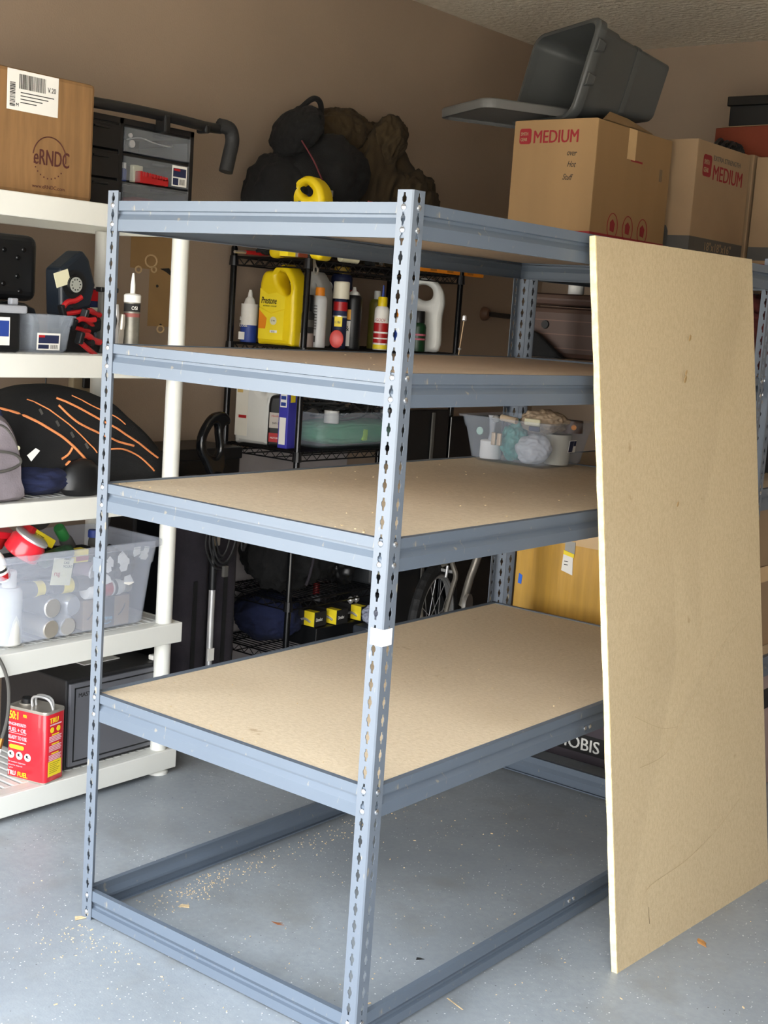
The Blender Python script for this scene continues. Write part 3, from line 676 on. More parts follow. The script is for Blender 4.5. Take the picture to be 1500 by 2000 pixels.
B().tube(spline([(.15, -.22, .12), (.17, -.16, .085), (.17, -.12, .06), (.165, -.10, .035)], 5), .008, 6).build('pull_strap', m_cloth, bp, smooth=True)
B().box(-.006, .006, -.010, .010, -.007, .007, Tm(.178, -.165, .095, .7)).build('orange_clip', m_opipe, bp, bevel=.003)
st_ = B().tube(spline([(.17, -.02, .03), (.235, -.03, .005), (.240, -.05, -.06), (.242, -.065, -.11)], 6), .007, 5).build('hanging_strap', m_cloth, bp)
t_ = thing('sports_ball_pouch', 'shiny black dome-shaped pouch resting in front of the backpack', 'pouch', (-1.61, .515, Z3))
B().lathe([(.055, 0), (.075, .02), (.073, .05), (.058, .085), (.035, .105), (.008, .112)], 28, Tm(0, 0, 0), .6, 1.05).build('dome', m_black, t_, smooth=True)
B().tube([(.050*math.cos(a)*.7+.0, .076*math.sin(a), .045+.012*math.sin(2*a)) for a in [2*PI*k/30 for k in range(30)]], .003, 6, closed=True).build('seam', m_cloth, t_)
B().box(.040, .044, -.010, .012, .018, .032).build('silver_patch', m_silver, t_, bevel=.002)  # small silver block on the front of the dome
gb = thing('grey_bag', 'mauve-grey canvas bag with a curved zip pocket at the left frame edge', 'bag', (-1.635, .16, Z3))
sil = [(-.12, 0), (-.13, .10), (-.10, .20), (-.03, .265), (.04, .255), (.085, .205), (.112, .13), (.118, .06), (.115, 0)]
o_ = spline([(0, y, z) for y, z in sil], 4, closed=True)
loft([[(dx, p.y*sc, max(0.001, .12+(p.z-.12)*sc)) for p in o_] for dx, sc in ((-.06, .85), (-.045, .97), (.02, 1), (.05, .97), (.066, .86), (.072, .5))]).build('body', m_gbag, gb, smooth=True)
piping_ = B().tube(spline([(.068, -.10, .135), (.078, .0, .152), (.078, .07, .142), (.066, .098, .115), (.078, .05, .098), (.080, -.03, .092), (.07, -.1, .10)], 5), .0045, 6).build('zip_pocket', m_gink, gb, smooth=True)
B().tube(spline([(.06, -.06, .23), (.066, .03, .225), (.064, .078, .175), (.062, .095, .12)], 5), .004, 6).build('seam', m_gink, gb, smooth=True)
B().lathe([(.007, 0), (.007, .004)], 12, Tm(.062, .088, .158, 0, PI/2, 0)).build('eyelet', m_cream, gb)
t_ = thing('navy_cloth', 'dark navy cloth draped over the mauve-grey bag', 'cloth', (-1.64, .13, Z3+.255)); blob('fabric', m_navyc, t_, (.075, .115, .035), (0, .0, .03), (-.5, 0, 0), 6, .2)
B().box(.05, .056, .06, .095, -.045, -.005, Tm(0, 0, 0, -.6)).build('grey_hem', m_gbag, t_)
t_ = thing('folded_cloth', 'folded dark navy cloth under the backpack on the middle white shelf', 'cloth', (-1.70, .40, Z3)); blob('fabric', m_navyc, t_, (.12, .15, .05), (0, 0, .045), (0, 0, 0), 9, .1, flat=.12)
t_ = thing('white_tag', 'small pointed white paper tag poking out from the grey bag', 'tag', (-1.575, .285, Z3+.135)); B().prism([(0, 0), (.015, -.018), (.045, .012), (.030, .020)], -.001, .001, Tm(0, 0, 0, 0, 0, PI/2)).build('paper', m_lab, t_)
# items seen through behind this tier
t_ = thing('outlet_strip', 'beige wall conduit box on the brown wall behind the backpack', 'conduit', (-2.2, .965, 1.15)); B().box(.0005, .03, -.045, .045, 0, .24).build('box', mat('beige_conduit', '9c8d72', .6), t_, bevel=.004)
B().box(.031, .045, -.008, .03, .10, .14).build('plug', m_black, t_, bevel=.005)
t_ = thing('hanging_cord', 'thin black cord hanging down the brown wall behind the backpack', 'cord', (-2.17, .80, 1.0)); B().tube([(0, 0, 0), (0, .002, .2), (0, 0, .39)], .003, 6).build('cord', m_black, t_)

# ================================================================== white shelves, second tier: the big clear bin and what is in it
Z2 = WZ[1]+.0005
bi = thing('clear_storage_bin', 'large milky clear bin heaped with cans and bottles on the second white shelf', 'bin', (-1.745, .50, Z2))
tub('bin', bi, (.345, .66), (.30, .60), .285, c_bin2, r=.05, rim=.012, lipz=.02)
def can2(name, label, c, r, h, tilt, body, capm, bands=(), cat='spray can', group=None, caph=.03, capr=None):
    t_ = thing(name, label, cat, c, 0, group); t_.rotation_euler = tilt
    B().lathe([(r*.9, 0), (r, .004), (r, h-.014), (r*.86, h-.004), (r*.8, h)], 22).build('body', body, t_, smooth=True)
    if capm: B().lathe([(capr or r*.85, h), (capr or r*.85, h+caph-.004), ((capr or r*.85)*.9, h+caph)], 20).build('cap', capm, t_, smooth=True)
    for i, (a, b_, mm) in enumerate(bands): B().lathe([(r+.0005, a*h), (r+.0005, b_*h)], 22).build('label_band', mm, t_, smooth=True)
    return t_
B0 = Z2+.006
can2('soda_bottle', 'white bottle standing in the near left corner of the big clear bin', (-1.63, .275, B0), .040, .175, (0, 0, 0), m_wjug, m_lab, cat='bottle', caph=.05, capr=.022)
can2('drum_bottle', 'frosted white plastic bottle behind the left corner bottle in the clear bin', (-1.66, .235, B0), .036, .16, (0, 0, 0), m_lab, None, cat='bottle')
G_ = 'tin can ends in the clear bin'
can2('tin_can', 'silver can lying end-on at the bottom of the clear bin', (-1.72, .405, B0+.034), .033, .13, (0, PI/2, 0), m_tin, None, cat='can')
can2('tin_can', 'silver can lying end-on on top of the bottom can in the clear bin', (-1.72, .405, B0+.101), .033, .13, (0, PI/2, 0), m_gink, m_silver, cat='can', caph=.004, capr=.031)
can2('tin_can', 'bigger silver can lying end-on behind the front steel post in the bin', (-1.74, .485, B0+.09), .036, .13, (0, PI/2, .15), m_silver, None, cat='can')
can2('paint_can', 'yellow and black spray can lying sideways in the middle of the clear bin', (-1.62, .44, B0+.158), .024, .14, (-PI/2, 0, 0), m_ink, m_silver, ((.1, .38, m_yelp), (.5, .8, m_gink)))
can2('paint_can', 'dark spray can with yellow letters lying left of the yellow and black one', (-1.655, .31, B0+.15), .024, .12, (-PI/2, 0, 0), m_gink, m_black, ((.6, .85, m_yelp),))
can2('tape_can', 'white and red labelled can lying sideways on the right in the clear bin', (-1.62, .55, B0+.13), .027, .15, (-PI/2, .0, 0), m_lab, m_tin, ((.35, .65, m_redp), (.2, .33, m_cream), (.7, .78, m_ink)))
can2('tin_can', 'dull can with white foam lid lying right of the silver cans', (-1.67, .565, B0+.185), .034, .06, (0, PI/2, .3), mat('mauve_can', '8a7882', .5), m_silver, cat='can', caph=.004, capr=.032)
can2('tin_can', 'flat silver can at the bottom right of the silver cans', (-1.71, .48, B0+.034), .033, .12, (0, PI/2, -.1), m_silver, None, cat='can')
cb = carton('shipping_carton', 'small brown carton with dark blue tape at the bottom right of the clear bin', (-1.68, .645, B0), .12, .19, .098, m_card2, 0, seam=False)
B().box(.0602, .0612, -.035, .03, -.0005+.001, .099).build('blue_tape', m_bluecase, cb)
txt('prime', .022, mat('pale_blue_print', '5aa0c0', .6), cb, (.0616, -.024, .025), RX, sx=.9); B().tube(spline([(.0616, -.02, .018), (.0616, .0, .013), (.0616, .018, .018)], 5), .0014, 5).build('smile_mark', mat('pale_blue_print', '5aa0c0', .6), cb)
for yy in (-.065, .062): B().tube(spline([(.0606, yy-.014, .035), (.0606, yy-.002, .045), (.0606, yy+.008, .058), (.0606, yy+.012, .072)], 5), .0022, 5).build('smile_mark', m_ink, cb)
pp = thing('crumpled_paper', 'crumpled black and white printed paper at the top right of the clear bin', 'paper', (-1.66, .69, B0+.10))
random.seed(11)
blob('dark_sheet', m_ink, pp, (.055, .085, .075), (0, 0, .075), (0, 0, 0), 12, .25)
for k in range(13):
    y_, z_ = random.uniform(-.09, .085), random.uniform(.035, .15); a = random.uniform(0, 3)
    q = [(random.uniform(.010, .026)*math.cos(a+j*1.26), random.uniform(.012, .026)*math.sin(a+j*1.26)) for j in range(5)]
    B().prism(q, -.0006, .0006, Tm(.066+.008*random.random(), y_, z_, random.uniform(-.3, .3), random.uniform(-.4, .4), PI/2)).build('white_patch', m_lab, pp)
can2('red_tub', 'red and silver round tub lying tilted on top of the heap in the clear bin', (-1.63, .31, Z2+.275), .056, .062, (-.25, .50, .3), m_can, m_silver, cat='tub', caph=.010, capr=.054)
can2('red_tub', 'second red tub behind the red and silver one in the clear bin', (-1.74, .27, Z2+.30), .05, .05, (-.4, .3, 0), m_redp, m_silver, cat='tub', caph=.008, capr=.048)
t_ = carton('yellow_packet', 'bright yellow packet with red stripe lying on top of the heap', (-1.66, .385, Z2+.31), .05, .14, .028, m_yelp, 0, cat='packet', seam=False, bevel=.002); t_.rotation_euler = (-.45, .2, .25)
B().box(-.02, .0255, -.0705, -.05, -.0005, .0285).build('red_stripe', m_redp, t_); txt('BLUE TAPE', .014, m_ink, t_, (.0256, -.05, .008), RX, sx=.8)
t_ = carton('red_packet', 'red packet lying left of the yellow packet on the heap', (-1.70, .26, Z2+.335), .07, .13, .022, m_can, 0, cat='packet', seam=False, bevel=.002); t_.rotation_euler = (-.2, .35, .1)
t_ = can2('glue_bottle', 'white glue bottle with a dark collar lying at the left frame edge of the heap', (-1.60, .235, Z2+.215), .022, .09, (.5, .15, 0), m_lab, m_lab, ((.1, .3, m_redp), (.4, .5, m_ink)), cat='bottle', caph=.012, capr=.015)
t_ = carton('hang_tag', 'cream paper tag with red writing hanging inside the front of the bin', (-1.589, .43, Z2+.175), .0015, .075, .085, m_cream, 0, cat='tag', seam=False, bevel=0); t_.rotation_euler = (-.12, .06, 0)
txt('rug', .022, m_redp, t_, (.0012, -.030, .030), RX, sx=.8); txt('HARD\nCASE\nMOUNT', .012, m_ink, t_, (.0012, .0, .055), RX, sx=.8)
t_ = can2('green_bottle', 'dark green striped pouch lying right of the yellow packet', (-1.64, .40, Z2+.245), .024, .11, (-PI/2+.2, 0, 0), mat('dark_green_print', '1f3a22', .6, var=.5, vs_=60), None, cat='pouch')
t_ = can2('green_cap_bottle', 'bottle with a pointed bright green cap right of the front steel post', (-1.76, .60, Z2+.25), .022, .05, (.7, .3, 0), m_gink, m_green, cat='bottle', caph=.05, capr=.018)
t_ = can2('blue_cap_bottle', 'bottle with a crumpled blue cap inside the bin rim', (-1.80, .73, Z2+.235), .018, .03, (0, 0, 0), m_gink, m_blue, cat='bottle', caph=.025, capr=.019)
t_ = carton('yellow_red_box', 'small yellow and red box behind the front steel post in the bin', (-1.66, .55, Z2+.225), .04, .06, .04, m_yelp, 0, seam=False, bevel=.002); B().box(.0201, .0206, -.02, .03, .005, .02).build('red_print', m_redp, t_)
t_ = thing('black_cord_heap', 'heap of black cords lying in the middle of the clear bin', 'cord', (-1.75, .52, B0+.16)); blob('coil', m_cloth, t_, (.09, .24, .05), (0, 0, .045), (0, 0, 0), 15, .25)
t_ = thing('dark_rag', 'dark rag stuffed low in the middle of the clear bin', 'rag', (-1.80, .48, B0)); blob('fabric', mat('slate_cloth', '4a5058', .9), t_, (.09, .25, .07), (0, 0, .068), (0, 0, 0), 16, .15)
t_ = thing('cable_reel', 'dark coil of cable standing behind the bin under the middle shelf', 'cable', (-1.93, .56, Z2+.29)); B().lathe([(.06, 0), (.06, .06)], 20, Tm(0, 0, .06, 0, PI/2, 0)).build('coil', m_gink, t_, smooth=True)

# ================================================================== bottom tier: safe, fuel can
Z1 = WZ[0]+.0005
sf = thing('steel_safe', 'black steel safe with a grey framed door on the bottom white shelf', 'safe', (-1.775, .69, Z1))
B().box(-.17, .165, -.205, .205, 0, .295).build('body', m_safe, sf, bevel=.004)
dr = B().box(.165, .176, -.196, .196, .012, .283).build('door', m_safed, sf, bevel=.002)
bb = B().box(.176, .1775, -.180, .180, .265, .269).box(.176, .1775, -.180, .180, .026, .030).box(.176, .1775, -.180, -.176, .026, .269).box(.176, .1775, .176, .180, .026, .269); bb.build('door_groove', m_black, dr)
txt('MASTER', .020, m_ink, dr, (.1768, -.165, .236), RX)
B().box(-.05, .06, -.05, .10, .2955, .298).build('paper_strip', m_lab, sf)
t_ = thing('white_plug', 'small white plug lying on the back corner of the safe', 'plug', (-1.635, .875, Z1+.296)); B().box(-.012, .012, -.02, .012, 0, .018).build('body', m_lab, t_, bevel=.004); B().cyl((0, .012, .009), (0, .03, .009), .004).build('prong', m_tin, t_)

fc = thing('fuel_can', 'red rectangular metal fuel can with yellow lettering on the bottom white shelf', 'fuel can', (-1.632, .392, Z1), .24)
fw_, fd_, fh_ = .150, .095, .225
loft([[(x, y, z) for x, y in rr(fw_-i, fd_-i, .014, 3)] for i, z in ((.006, 0), (0, .004), (0, fh_-.004), (.004, fh_))]).build('body', m_can, fc, smooth=True)
loft([[(x, y, z) for x, y in rr(fw_+i, fd_+i, .015, 3)] for i, z in ((.001, fh_-.006), (.002, fh_), (.001, fh_+.003), (-.006, fh_+.001))]).build('top_plate', m_tin, fc, smooth=True)
loft([[(x, y, z) for x, y in rr(fw_+.002, fd_+.002, .015, 3)] for z in (0, .004)]).build('bottom_rim', m_tin, fc)
bb = B()
for yy in (-.009, .009): bb.tube(spline([(-.01, yy, fh_), (-.012, yy, fh_+.022), (.0, yy, fh_+.034), (.035, yy*.9, fh_+.036), (.055, yy*.6, fh_+.026), (.062, 0, fh_+.002)], 6), .0042, 8)
bb.build('handle', m_silver, fc, smooth=True)
B().lathe([(.018, 0), (.018, .016), (.015, .019)], 16, Tm(-.045, .008, fh_+.001)).build('cap', m_black, fc, smooth=True)
B().lathe([(.024, 0), (.024, .004)], 16, Tm(-.045, .008, fh_)).build('cap_ring', m_tin, fc, smooth=True)
yf = -fd_/2-.0006
txt('50:1', .036, m_yelp, fc, (-.066, yf, .188), sx=.62, bold=.0015); txt('MIX', .014, m_yelp, fc, (-.013, yf, .199), sx=.6, bold=.0006)
m_pink = mat('pale_pink_print', 'e8c4cc', .5)
txt('ENGINEERED', .0135, m_pink, fc, (-.068, yf, .168), sx=.85, bold=.0004); txt('FUEL + OIL', .019, m_pink, fc, (-.068, yf, .148), sx=.75, bold=.0006)
txt('READY TO USE', .017, m_pink, fc, (-.068, yf, .124), sx=.62, bold=.0006)
B().box(-.068, 0, yf, yf+.0004, .143, .1445).box(-.068, 0, yf, yf+.0004, .114, .117).build('rule', m_pink, fc)
loft([[(x-.035, yf-.0002+q, z+.100) for x, z in rr(.056, .013, .006, 3)] for q in (.0006, 0)]).build('yellow_pill', m_yelp, fc)
for k in range(3):
    B().lathe([(.0125, 0), (.0125, .0006)], 22, Tm(-.056+.030*k+.002*k, yf+.0006, .074, PI/2)).build('round_picture', m_lab, fc)
    B().box(-.062+.032*k, -.055+.032*k, yf-.0003, yf, .073, .080).box(-.060+.032*k, -.048+.032*k, yf-.0003, yf, .0715, .0730).build('tool_mark', m_ink, fc)
txt('for outdoor equipment', .0075, m_pink, fc, (-.066, yf, .049), sx=.95); txt('ethanol free  shake well', .006, m_pink, fc, (-.066, yf, .039), sx=.95); txt('1 gallon', .006, m_pink, fc, (-.066, yf, .030))
txt('TRU', .021, m_lab, fc, (-.068, yf, .008), sx=.8, bold=.001); txt('FUEL', .021, m_yelp, fc, (-.029, yf, .008), sx=.85, bold=.001)
xs = fw_/2+.0006; RS = (PI/2, 0, PI/2)
txt('TRU', .024, m_yelp, fc, (xs, -.030, .190), RS, sx=.9, bold=.001)
B().box(xs-.0004, xs, -.028, .026, .182, .186).build('rule', m_pink, fc)
for yy in (-.018, .012): B().lathe([(.009, 0), (.009, .0006)], 16, Tm(xs-.0004, yy, .168, 0, PI/2, 0)).build('round_mark', m_yelp, fc)
bb = B(); b2 = B()
for k, z in enumerate((.150, .120, .090)):
    b2.box(xs-.0004, xs, -.018, .016, z, z+.004)
    for j in range(4): bb.box(xs-.0004, xs, -.030, .028-.004*(j % 2), z-.005-.005*j, z-.0022-.005*j)
bb.build('small_print', m_pink, fc); b2.build('heading_print', m_yelp, fc)
B().box(xs-.0004, xs, -.032, .030, .020, .068).build('yellow_panel', m_yelp, fc)
bb = B()
for j in range(6): bb.box(xs, xs+.0003, -.026, .022-.006*(j % 3), .060-.006*j, .0618-.006*j)
bb.build('panel_print', mat('olive_print', '8a7a20', .7), fc)
t_ = thing('grease_hose', 'thin dark grey hose with a brass and white end hanging at the left frame edge', 'hose', (-1.535, .15, .12))
B().tube(spline([(.0, .02, .41), (.005, .045, .36), (.008, .058, .30), (.006, .058, .22), (.0, .045, .155)], 6), .0055, 8).build('hose', m_gink, t_, smooth=True)
B().cyl((0, .045, .155), (-.002, .038, .125), .0065, 10).build('brass_collar', mat('brass', '9c6c34', .35, .8), t_, smooth=True); B().cyl((-.002, .038, .125), (-.004, .030, .105), .009, 12).build('white_end', m_lab, t_, smooth=True)

# ================================================================== wall details, gear between the two shelf units
t_ = thing('wall_patch', 'tan patches of stripped paint with old anchors on the brown wall', 'wall patch', (-2.2, 1.3, 1.6))
B().box(.0003, .0012, -.115, .115, .09, .30).box(.0003, .0014, -.02, .10, -.12, .09).build('bare_patch', m_patch, t_, bevel=.0004)
for (y_, z_, r_) in ((-.03, .27, .018), (-.015, .12, .028), (-.075, .085, .014), (.045, -.13, .016), (.0, .09, .012)): B().tube([(.002, y_+r_*math.cos(a), z_+r_*math.sin(a)*.8) for a in [2*PI*k/14 for k in range(14)]], .0035, 6, closed=True).build('anchor_ring', mat('plaster_edge', 'c0a47c', .8), t_)
bb = B()
for (y_, z_) in ((.02, .03), (.045, -.115)): bb.lathe([(.006, 0), (.005, .003)], 10, Tm(.0012, y_, z_, 0, PI/2, 0))
bb.prism([(.03, .095), (.075, .10), (.10, .065), (.06, .085)], -.0004, .0004, Tm(.003, 0, 0, 0, 0, PI/2)).build('hole', m_ink, t_)

t_ = thing('grey_wall_panel', 'pale grey flat panel leaning on the wall behind the wire shelving', 'panel', (-2.175, 2.0, 0)); B().box(-.015, .012, -.42, .46, .0, 1.0).build('panel', mat('pale_grey_panel', 'a29c9c', .7), t_, bevel=.003)
t_ = thing('black_locker_case', 'tall black hard case standing on the floor between the white and wire shelving', 'case', (-2.06, 1.27, 0))
B().box(-.12, .12, -.24, .28, 0, 1.03).build('body', m_black, t_, bevel=.01); B().box(-.125, .125, -.245, .285, 1.00, 1.045).build('lid', m_black, t_, bevel=.006)
for i, (yy, a, lab) in enumerate(((1.165, .015, 'dark folded camp chair in its fabric sleeve beside the white shelf leg'), (1.315, -.02, 'dark folded camp chair in its fabric sleeve nearest the wire shelving'))):
    t_ = thing('folded_camp_chair', lab, 'folded chair', (-1.80, yy, 0), 0, rx=0)
    rings = []
    for z, sw in ((.0, .8), (.02, .95), (.3, 1.0), (.32, 1.03), (.34, 1.0), (.7, .97), (.93, .82), (.97, .5)):
        rings.append([(x*sw+.006*noise.noise(V((x*30, y*30, z*5+i*9))), y*sw+.004*noise.noise(V((y*40, z*6, i)))+a*z*.6, z) for x, y in rr(.13, .135, .05)])
    loft(rings).build('sleeve', m_cloth2, t_, smooth=True)
    B().box(.064, .068, -.03, -.012, .1, .6, Tm(0, 0, 0, 0, 0, 0)).build('strap', m_cloth, t_)
pw = thing('upright_sprayer', 'black upright tool with a loop handle, coiled cord and silver pole', 'tool', (-1.70, 1.175, .012))
plate('loop_handle', [[(-.085, 1.075), (-.05, 1.165), (.0, 1.195), (.045, 1.185), (.055, 1.155), (.032, 1.145), (.030, 1.09), (.032, .98), (.0, .96), (-.05, 1.015)], [(-.055, 1.08), (-.038, 1.135), (-.012, 1.152), (.0, 1.12), (-.002, 1.04), (-.028, 1.045)]], .034, m_blackg, pw, (0, 0, 0), (PI/2, 0, PI/2), bev=.012)
B().cyl((0, .018, .56), (0, .012, 1.04), .014, 12).build('stem', m_black, pw, smooth=True)
B().cyl((0, .02, .26), (0, .018, .56), .012, 12).build('pole', m_silver, pw, smooth=True); B().cyl((0, .02, .02), (0, .02, .26), .012, 12).build('lower_tube', m_gink, pw, smooth=True)
B().lathe([(.05, 0), (.05, .02), (.02, .03)], 16, Tm(0, .02, 0), 1.3, 1).build('foot', m_black, pw, smooth=True)
B().box(.006, .012, .004, .032, .30, .345).build('pole_sticker', m_lab, pw); B().box(.008, .014, .002, .034, .72, .82).build('grey_clip', m_tin, pw, bevel=.003)
for k in range(5):
    w_ = .085-.011*k; x_ = .030+.008*(k % 3); h0 = .64+.012*k
    B().tube(spline([(x_, .022+w_*math.cos(a)*(1.0 if math.sin(a) < 0 else .75), (h0+.98)/2+(.98-h0)/2*math.sin(a)) for a in [2*PI*j/14 for j in range(14)]], 4, closed=True), .0038, 6, closed=True).build('cord_loop', m_rub, pw, smooth=True)
B().box(.05, .062, .010, .034, .615, .655).build('cord_tie', m_gink, pw, bevel=.003); B().tube([(.05, .112, .70), (.05, .125, .725)], .007, 8).build('plug', m_black, pw); B().cyl((.05, .125, .725), (.05, .131, .742), .0045, 8).build('plug_tip', m_lab, pw)
B().tube(spline([(.05, .105, .80), (.055, .10, .72), (.05, .112, .70)], 4), .0036, 6).build('cord_end', m_rub, pw)
t_ = thing('low_trolley', 'dark low plank base on the floor behind the white shelf foot', 'dolly', (-1.93, 1.14, 0)); B().box(-.1, .12, -.12, .14, .008, .03).build('deck', mat('dirty_wood', '6a6258', .8), t_, bevel=.003); bb = B(); bb.cyl((.06, -.05, .008), (.06, .08, .008), .008); bb.build('roller', m_black, t_)

# ================================================================== wire rack, top tier (z 1.77)
xw, yw = -1.95, 2.16
T5 = wz(4)
t_ = thing('navy_duffel', 'dark navy and black bag at the left foot of the pile on the wire rack', 'bag', (-1.94, 1.68, T5)); blob('body', m_cloth, t_, (.14, .15, .205), (0, 0, .20), (0, 0, 0), 21, .10, flat=.03)
blob('side_panel', m_navyc, t_, (.05, .07, .15), (.115, .05, .15), (0, 0, 0), 22, .12)
B().tube(spline([(.10, -.13, .12), (.15, -.16, .08), (.13, -.19, .02), (.10, -.21, .01)], 5), .006, 6).build('strap', m_cloth, t_)
t_ = thing('black_backpack', 'black backpack with a carry loop and dark red piping lying on the pile', 'backpack', (-1.92, 1.86, T5+.10)); blob('body', m_cloth, t_, (.16, .27, .20), (0, 0, .185), (0.45, 0, 0), 23, .12, fs=1.5, flat=.02)
blob('top_pocket', m_cloth, t_, (.10, .13, .075), (.02, -.14, .375), (.75, 0, 0), 24, .10)
B().tube(spline([(.02, -.19, .40), (.03, -.13, .465), (.03, -.07, .505), (.03, -.03, .495), (.03, -.018, .44), (.03, -.010, .35)], 6), .011, 8).build('carry_loop', m_cloth, t_, smooth=True)
B().tube(spline([(.10, -.20, .33), (.135, -.165, .26), (.155, -.13, .19), (.165, -.08, .13)], 6), .003, 6).build('piping', mat('dark_red_piping', '5a1f26', .8), t_, smooth=True)
B().tube(spline([(.12, -.22, .10), (.17, -.10, .09), (.19, .05, .10), (.18, .16, .06), (.17, .19, -.05)], 6), .009, 6).build('hanging_strap', m_cloth, t_, smooth=True)
for yy in (.055, .125): B().box(.178, .186, yy-.014, yy+.014, .10+yy*.15, .125+yy*.15, Tm(0, 0, 0)).build('red_zip_pull', mat('dull_red_tab', '8a2a26', .6), t_, bevel=.003)
B().box(.165, .172, -.10, -.085, .135, .16).build('silver_tab', m_silver, t_, bevel=.002)
t_ = thing('brown_jacket', 'brown canvas jacket heaped at the right of the pile on the wire rack', 'jacket', (-1.95, 2.20, T5)); blob('body', m_brown, t_, (.15, .25, .30), (0, .03, .29), (-.40, 0, 0), 31, .20, fs=1.5, sub=6, flat=.02, st=(1.6, 1.6, .6), fine=.006)
blob('collar', m_brown, t_, (.10, .17, .10), (-.02, -.15, .52), (.1, 0, 0), 34, .18, fs=1.6, fine=.004, st=(1, 2, .8))
blob('sleeve', m_brown, t_, (.085, .085, .13), (.07, .03, .50), (-.5, 0, 0), 36, .2, fs=1.7, fine=.004)
blob('lower_fold', m_brown, t_, (.11, .17, .23), (.10, .16, .215), (-.5, 0, 0), 38, .2, fs=1.6, fine=.005, st=(1.6, 1.8, .6))
t_ = thing('webbing_straps', 'dark grey webbing hanging under the brown jacket', 'strap', (-1.78, 2.06, T5)); B().box(-.003, .003, -.03, .03, 0, .16).build('strap', m_cloth, t_); B().box(-.001, .004, .055, .075, .02, .19, Tm(0, 0, 0, -.2)).build('strap', m_gink, t_)
jug('yellow_jug', 'yellow moulded jug with an oval grip on top of the wire rack', (-1.82, 1.69, T5), .215, .302, .10, m_yel, .25, cap=m_tin, cap_x=-.22, bev=.020, out=[(-.50, 0), (-.3, 0), (0, 0), (.3, 0), (.50, 0), (.50, .2), (.50, .62), (.47, .80), (.36, .93), (.17, 1.0), (.02, .97), (-.08, .90), (-.25, .885), (-.42, .90), (-.50, .80), (-.50, .62), (-.50, .2)], hole=[(.03, .84), (.09, .895), (.20, .865), (.26, .79), (.19, .75), (.08, .775)])
t_ = spray('white_tube', 'small white capped tube beside the yellow jug on the wire rack top', (-1.79, 1.60, T5), .02, .20, m_lab, m_lab, capr=.014)
t_ = thing('black_toolbox', 'small black toolbox with a yellow latch at the right end of the wire rack top', 'toolbox', (-1.90, 2.56, T5)); B().box(-.11, .11, -.085, .125, 0, .24).build('body', m_black, t_, bevel=.008); B().box(.07, .12, -.10, -.045, .235, .265).build('yellow_latch', m_yel, t_, bevel=.008)
t_ = carton('red_carton', 'dark red carton on the left end of the wire rack top', (-1.85, 1.70+.0, T5-.0), .10, .06, .045, m_oran2, 0, seam=False)
t_.location = (-1.79, 1.845-.35, T5) if False else (-1.80, 1.675-.16+.12, T5)
# level and small tools lying along the rear/right of the rack top
t_ = thing('orange_level', 'orange spirit level lying along the right half of the wire rack top', 'level', (-1.765, 2.59, T5)); B().box(-.012, .012, -.235, .235, 0, .026).build('bar', m_orange, t_, bevel=.003)
for yy in (-.14, -.02, .13): B().box(.0122, .0135, yy-.022, yy+.022, .006, .020).build('vial_window', mat('dark_orange', 'a8641a', .4), t_)
t_ = thing('pliers', 'pair of pliers with red grips on the left corner of the wire rack top', 'pliers', (-1.90, 1.56-.13+.26, T5)); t_.location = (-2.02, 1.60, T5)
B().tube([(0, -.06, .008), (0, .0, .010)], .006, 6).build('jaw', m_tin, t_); B().tube(spline([(0, 0, .010), (.01, .05, .012), (.01, .11, .012)], 4), .008, 8).build('grip', m_redp, t_); B().tube(spline([(0, 0, .010), (-.02, .05, .012), (-.022, .11, .012)], 4), .008, 8).build('grip', m_redp, t_)
t_ = thing('bottle_opener', 'steel ring spanner hanging over the left corner of the wire rack top', 'spanner', (-1.752, 1.70, T5-.03), 0, rx=.5)
plate('shank', [[(-.010, 0), (-.014, .05), (.0, .075), (.014, .05), (.010, 0), (.016, -.014), (0, -.03), (-.016, -.014)], [(-.007, -.012), (0, .0), (.007, -.012), (0, -.022)]], .005, m_tin, t_, (0, 0, 0), (PI/2, 0, PI/2), bev=.0015)
t_ = carton('yellow_silver_box', 'yellow and silver packet between the posts on the wire rack top', (-1.775, 1.61, T5), .04, .12, .035, m_silver, 0, cat='packet', seam=False, bevel=.002); B().box(-.021, .021, -.061, -.02, -.0002, .0355).build('yellow_end', m_yelp, t_)
t_ = thing('cloth_roll', 'pale cloth roll lying right of the yellow jug on the wire rack', 'cloth', (-1.775, 1.92, T5)); B().cyl((0, -.05, .016), (0, .05, .014), .015, 12).build('roll', m_cream, t_, smooth=True)

# ---- second tier (z 1.432): bottles
T4 = wz(3)
t_ = spray('spray_bottle', 'blue and white spray can nearest the left post on the bottle tier', (-1.93, 1.49+.22, T4), .033, .205, m_blue, m_lab, ((.45, 1.0, m_lab),), .3, nozzle=True, caph=.055, capr=.016)
t_.location = (-2.095, 1.715, T4)
txt('BLAST', .020, m_lab, t_, (-.024, -.0345, .085), sx=.8); txt('LUBE', .020, m_lab, t_, (-.024, -.0345, .06), sx=.8)
B().box(-.026, .0, -.0345, -.033, .01, .04).build('price_patch', m_lab, t_)
pj = jug('antifreeze_jug', 'big yellow jug with a black name on its label, second from the left post', (-1.935, 1.735, T4), .165, .308, .095, m_yel, .12, cap=None, bev=.018, hole=[(-.01, .90), (.10, .905), (.30, .80), (.36, .68), (.28, .63), (.12, .70), (-.01, .80)])
B().prism([(-.078, .02), (.040, .02), (.040, .135), (-.02, .118), (-.078, .14)], -.0005, .0005, Tm(0, -.0482, 0)).prism([(-.078, .144), (-.02, .122), (.042, .140), (.042, .185), (.0, .200), (-.04, .192), (-.078, .214)], -.0005, .0005, Tm(0, -.0482, 0)).build('label', m_yelp, pj)
